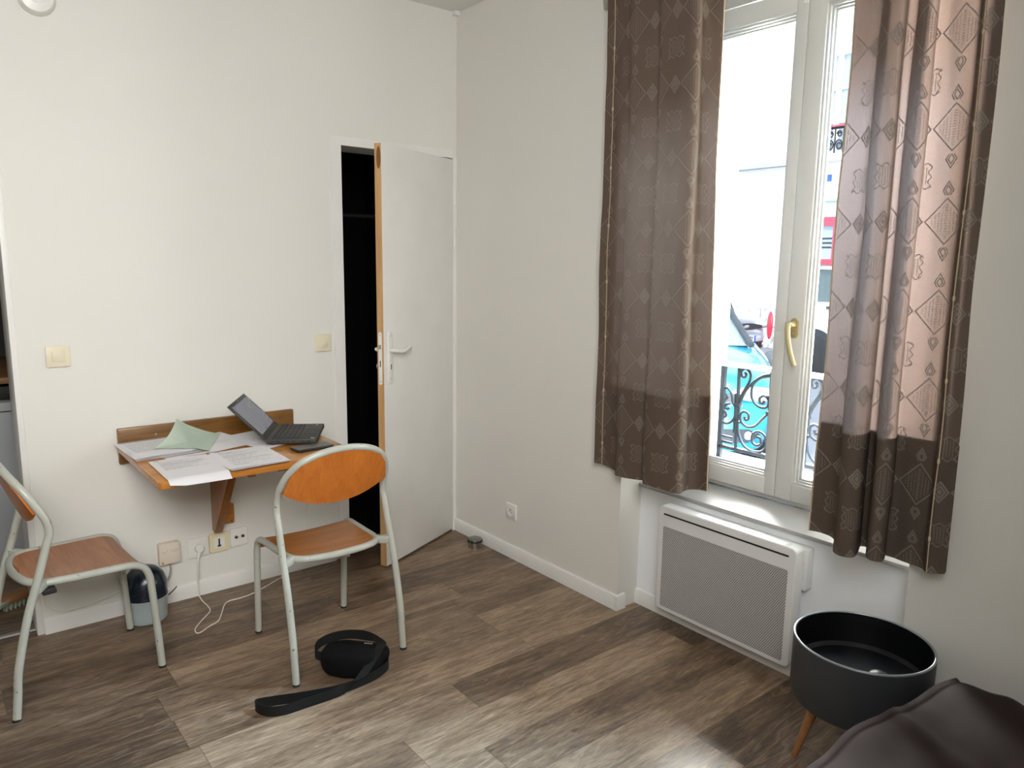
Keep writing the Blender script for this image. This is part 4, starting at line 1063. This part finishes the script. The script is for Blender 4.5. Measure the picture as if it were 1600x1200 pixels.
# ------------------------------------------------------------------ cars
def car(name, label, loc, heading, paint, L=1.95, Wd_=.84, H=1.46, belt=.93, hood=.70, van=False, plate_text=None, mirrors=(-1, 1)):
    t = thing(name, label, 'car', loc, heading, 'cars parked in the street')
    n_ = 5.0
    xs = [L*math.copysign(1-(1-abs(q))**2.2, q) for q in [-1+2*k/44 for k in range(45)]]
    def half(x_): return Wd_*max(0, 1-abs(x_/L)**n_)**(1/n_)
    def zb(x_):
        if van: return belt if x_ < .95 else belt-(belt-hood)*min(1, (x_-.95)/(L-.95))**1.4
        if x_ > .62: q = min(1, (x_-.62)/(L-.62)); return belt-.02-(belt-.02-hood)*(q**1.6)
        return belt
    def sec(u, v):
        x_ = xs[int(round(v*44))]; w = half(x_)
        k = int(round(u*16))-8; s_ = 1 if k >= 0 else -1; k = abs(k); z_ = zb(x_)
        prof = [(0, z_+.045), (.45, z_+.038), (.80, z_+.015), (.93, z_-.03), (.985, z_-.14), (1.0, .58), (1.0, .42), (.97, .27), (.90, .17)][k]
        lim = 1-.05*max(0, abs(x_)/L-.9)/.1*(1 if prof[1] > .5 else 0)
        return (x_*(lim if abs(x_) > .9*L else 1), s_*prof[0]*w, min(prof[1], z_+.05))
    g = G().grid(16, 44, sec); g.uvs = {}
    g.build('body_shell', paint, t, local=True, angle=50)
    # glazed cabin
    if van: b0, b1, t0, t1, wt = -1.88, .98, -1.80, .35, .80
    else: b0, b1, t0, t1, wt = -1.82, .95, -1.40, -.40, .58
    zt = H-.06; wb = Wd_*.90
    def cab(u, v):
        a_ = u*4; i = int(a_) % 4; f = a_-int(a_)
        cb = [(b1, wb*.86), (b0, wb*.94), (b0, -wb*.94), (b1, -wb*.86)]; ct = [(t1, wt*.92), (t0, wt), (t0, -wt), (t1, -wt*.92)]
        p = Vector(cb[i]).lerp(Vector(cb[(i+1) % 4]), f); q = Vector(ct[i]).lerp(Vector(ct[(i+1) % 4]), f); r_ = p.lerp(q, v)
        bul = .05*math.sin(PI*f)*(1 if i in (1, 3) else .3)
        d = Vector((r_.x-(-.4), r_.y)).normalized()
        return (r_.x+d.x*bul, r_.y+d.y*bul, belt-.01+(zt-belt)*v)
    g = G().grid(32, 6, cab); g.uvs = {}
    g.build('cabin_glass', M['carglass'], t, local=True, angle=50)
    def rf(u, v):
        x_ = t0-.03+(t1-t0+.06)*u; y_ = (2*v-1)*(wt+.02)
        return (x_, y_*(1-.05*abs(2*u-1)**3), zt+.055*(1-abs(2*v-1)**3)*(1-.6*abs(2*u-1)**4)-.004)
    g = G().grid(16, 12, rf); g.uvs = {}
    g.build('roof', paint, t, local=True, angle=60)
    for s_ in (-1, 1):
        pm = paint if van else M['carblack']
        G().tube([(b1+.02, s_*wb*.87, belt), (t1, s_*wt*.93, zt+.01)], .030, 8).build('front_pillar', pm, t, local=True)
        G().tube([(b0, s_*wb*.94, belt), (t0, s_*wt, zt+.01)], .07, 8).build('rear_pillar', paint, t, local=True)
        G().tube([(-.35, s_*(wb+.01), belt), (-.38, s_*(wt+.015), zt)], .035, 8).build('middle_pillar', M['carblack'], t, local=True)
        if s_ in mirrors: G().ellip((.40, s_*(Wd_+.03), belt+.04), (.05, .07, .05), 12, 8).build('wing_mirror', M['carblack'], t, local=True)
        hx = L*max(0, 1-(.68)**n_)**(1/n_)
        G().ellip((hx-.035, s_*Wd_*.66, hood-.075), (.075, .20, .062), 18, 10).build('headlamp', M['lamp'], t, local=True)
        if van: G().ellip((-L+.035, s_*Wd_*.965, .72), (.05, .03, .22), 14, 10).build('tail_lamp', M['redlamp'], t, local=True)
        else: G().ellip((-L+.06, s_*Wd_*.75, .78), (.06, .16, .09), 14, 10).build('tail_lamp', M['redlamp'], t, local=True)
        for wx in (1.22, -1.22):
            G().lathe([(.40, s_*(Wd_-.30)), (.40, s_*(Wd_+.004))], (wx, 0, .33), 32, 'y').build('wheel_arch', M['carblack'], t, local=True)
            wh = G().lathe([(.20, s_*(Wd_-.18)), (.30, s_*(Wd_-.18)), (.315, s_*(Wd_-.10)), (.31, s_*(Wd_+.006)), (.21, s_*(Wd_+.012))], (wx, 0, .315), 32, 'y').build('wheel', M['rubber'], t, local=True)
            G().lathe([(.21, s_*(Wd_-.02)), (.205, s_*(Wd_+.012)), (.06, s_*(Wd_+.006)), (.0001, s_*(Wd_+.008))], (wx, 0, .315), 24, 'y').build('hubcap', M['chrome'], wh, local=True)
    def front(y_): return L*max(0, 1-abs(y_/Wd_)**n_)**(1/n_)
    g = G(); pts = [(front(y_)-.02, y_, hood-.10+.018*math.cos(y_*3)) for y_ in [-.44+.088*k for k in range(11)]]
    vs = []
    for p in pts:
        hh = .045*(1-(abs(p[1])/.50)**2)+.012; vs += [(p[0]+.035, p[1], p[2]-hh), (p[0]+.028, p[1], p[2]+hh)]
    g.add(vs, [(2*k, 2*k+2, 2*k+3, 2*k+1) for k in range(10)]); gr = g.build('grille', M['carblack'], t, local=True)
    G().tube([(p[0]+.034, p[1], p[2]-.06) for p in pts], .007, 6).build('grille_trim', M['chrome'], gr, local=True)
    G().ellip((L+.022, 0, hood-.085), (.012, .075, .032), 18, 10).build('oval_badge', M['chrome'], t, local=True)
    vs = []
    g = G(); ps = [(front(y_)+.012, y_, .30) for y_ in [-.60+.10*k for k in range(13)]]
    for p in ps:
        hh = .055 if abs(p[1]) < .55 else .01; vs += [(p[0], p[1], p[2]-hh), (p[0], p[1], p[2]+hh)]
    g.add(vs, [(2*k, 2*k+2, 2*k+3, 2*k+1) for k in range(12)]); lg_ = g.build('lower_grille', M['carblack'], t, local=True)
    for s_ in (-1, 1): G().ellip((front(.5)+.012, s_*.50, .30), (.012, .035, .035), 14, 8).build('fog_lamp', M['lamp'], lg_, local=True)
    if plate_text:
        npl = G().box(L+.012, L+.020, -.26, .26, .355, .465).build('number_plate', M['plate'], t, local=True)
        for y0_ in (.215, -.26): G().box(L+.020, L+.0212, y0_, y0_+.045, .357, .463).build('plate_band', M['plateblue'], npl, local=True)
        cu = bpy.data.curves.new('plate_text', 'FONT'); cu.body = plate_text; cu.size = .098; cu.align_x = 'CENTER'; cu.align_y = 'CENTER'; cu.extrude = .0008; cu.offset = .0022
        tmp = bpy.data.objects.new('plate_text_curve', cu); me_ = bpy.data.meshes.new_from_object(tmp); bpy.data.objects.remove(tmp); bpy.data.curves.remove(cu)
        to = bpy.data.objects.new('plate_text', me_); COL.objects.link(to); me_.materials.clear(); me_.materials.append(M['hole'])
        to.parent = npl; to.location = (L+.0215, 0, .408); to.rotation_euler = (PI/2, 0, PI/2); to.scale = (.84, 1, 1)
    for y_ in (-.25, .25):
        G().tube([(b1-.01, y_+.05, belt+.035), (b1-.14, y_-.38, belt+.115)], .010, 6).build('wiper', M['carblack'], t, local=True)
    if van: G().box(-1.05, -.85, Wd_*.99-2*Wd_*.99-.012, -Wd_*.99, 1.02, 1.07).build('door_handle', M['tub'], t, local=True)
    return t
def head(deg): return math.radians(-90-deg)     # forward is local +x; 0 = towards -y
tb = 46
fwd = Vector((math.cos(head(tb)), math.sin(head(tb)), 0)); cpos = Vector((2.47, .36, SZ))-fwd*1.95
car('car', 'bright cyan blue hatchback parked right outside the window railing', cpos, head(tb), M['blue'], H=1.40, mirrors=(-1,))
car('car', 'silver car with a white number plate parked behind the blue one', (8.82, 5.95, SZ), head(5), M['silverc'], plate_text='FG-134-ZY')
car('car', 'white van with red tail lamp parked in front of the silver car', (8.96, 1.27, SZ), head(0), M['whitec'], L=2.0, H=1.66, belt=1.12, hood=.85, van=True)
o = G().lathe([(.11, 0), (.12, .28), (.09, .36), (.04, .40), (.0001, .41)], (7.5, 2.78, SZ), 20).build('bollard', M['dark_stone']); tag(o, 'grey rounded stone bollard between the silver car and the white van', 'bollard')

# ------------------------------------------------------------------ light
w = bpy.data.worlds.new('sky'); SC.world = w; w.use_nodes = True; nt = w.node_tree; nt.nodes.clear()
out = nt.nodes.new('ShaderNodeOutputWorld'); bg = nt.nodes.new('ShaderNodeBackground')
tc = nt.nodes.new('ShaderNodeTexCoord'); sx = nt.nodes.new('ShaderNodeSeparateXYZ'); rp = nt.nodes.new('ShaderNodeValToRGB')
nt.links.new(tc.outputs['Generated'], sx.inputs[0]); nt.links.new(sx.outputs[2], rp.inputs[0])
rp.color_ramp.elements[0].color = (.80, .88, 1.0, 1); rp.color_ramp.elements[1].color = (.30, .52, 1.0, 1)
nt.links.new(rp.outputs[0], bg.inputs[0]); bg.inputs[1].default_value = 1.5; nt.links.new(bg.outputs[0], out.inputs[0])
def lamp(name, ty, loc, target, energy, col, **k):
    l = bpy.data.lights.new(name, ty); l.energy = energy; l.color = col
    for a_, b_ in k.items(): setattr(l, a_, b_)
    o = bpy.data.objects.new(name, l); COL.objects.link(o); o.location = loc
    o.rotation_euler = (Vector(target)-Vector(loc)).to_track_quat('-Z', 'Y').to_euler()
    return o
lamp('sun', 'SUN', (-6, -4, 12), (0, 0.6, 0), 3.5, (1.0, .96, .88), angle=.01)
lamp('street_fill', 'AREA', (1.25, -3.35, 1.75), (-1.05, -.58, 1.2), 38, (1.0, .975, .93), shape='RECTANGLE', size=2.0, size_y=1.7, spread=math.radians(110))  # unseen area lamp added outside to light the back wall
lamp('curtain_fill', 'AREA', (1.25, -.25, 2.0), (.05, -2.35, 1.55), 900, (1.0, .975, .94), shape='RECTANGLE', size=1.7, size_y=1.9, spread=math.radians(120))  # lamp added close to the panes so the right curtain is backlit
lamp('sky_fill', 'AREA', (1.35, -1.75, 3.6), (.05, -1.75, .4), 850, (.50, .72, 1.0), shape='RECTANGLE', size=2.4, size_y=1.4, spread=math.radians(90))  # bluish lamp added above the street to stand for skylight
lamp('room_fill', 'AREA', (-2.5, -3.4, 2.4), (-1.3, 0, 1.0), 20, (1.0, .98, .95), shape='RECTANGLE', size=1.4, size_y=1.2, spread=math.radians(112))

# ------------------------------------------------------------------ camera
cam = bpy.data.cameras.new('camera'); co = bpy.data.objects.new('camera', cam); COL.objects.link(co)
cam.sensor_fit = 'HORIZONTAL'; cam.sensor_width = 36.0; cam.lens = 36.0*1166.6/1600; cam.clip_start = .05; cam.clip_end = 200
yaw, pit, rol = .67735, -.16268, .013715
cyw, syw, cp, sp_ = math.cos(yaw), math.sin(yaw), math.cos(pit), math.sin(pit)
f = Vector((syw*cp, cyw*cp, sp_)); r = Vector((cyw, -syw, 0)); u = r.cross(f)
r2 = r*math.cos(rol)+u*math.sin(rol); u2 = -r*math.sin(rol)+u*math.cos(rol)
mt = Matrix((r2, u2, -f)).transposed().to_4x4(); mt.translation = (-2.29231, -3.33964, 1.5)
co.matrix_world = mt
SC.camera = co

SC.view_settings.view_transform = 'Standard'
SC.view_settings.look = 'None'
SC.view_settings.exposure = 1.15
SC.cycles.use_denoising = True
SC.cycles.max_bounces = 10
SC.cycles.diffuse_bounces = 6
SC.cycles.transparent_max_bounces = 12
SC.cycles.sample_clamp_indirect = 6.0
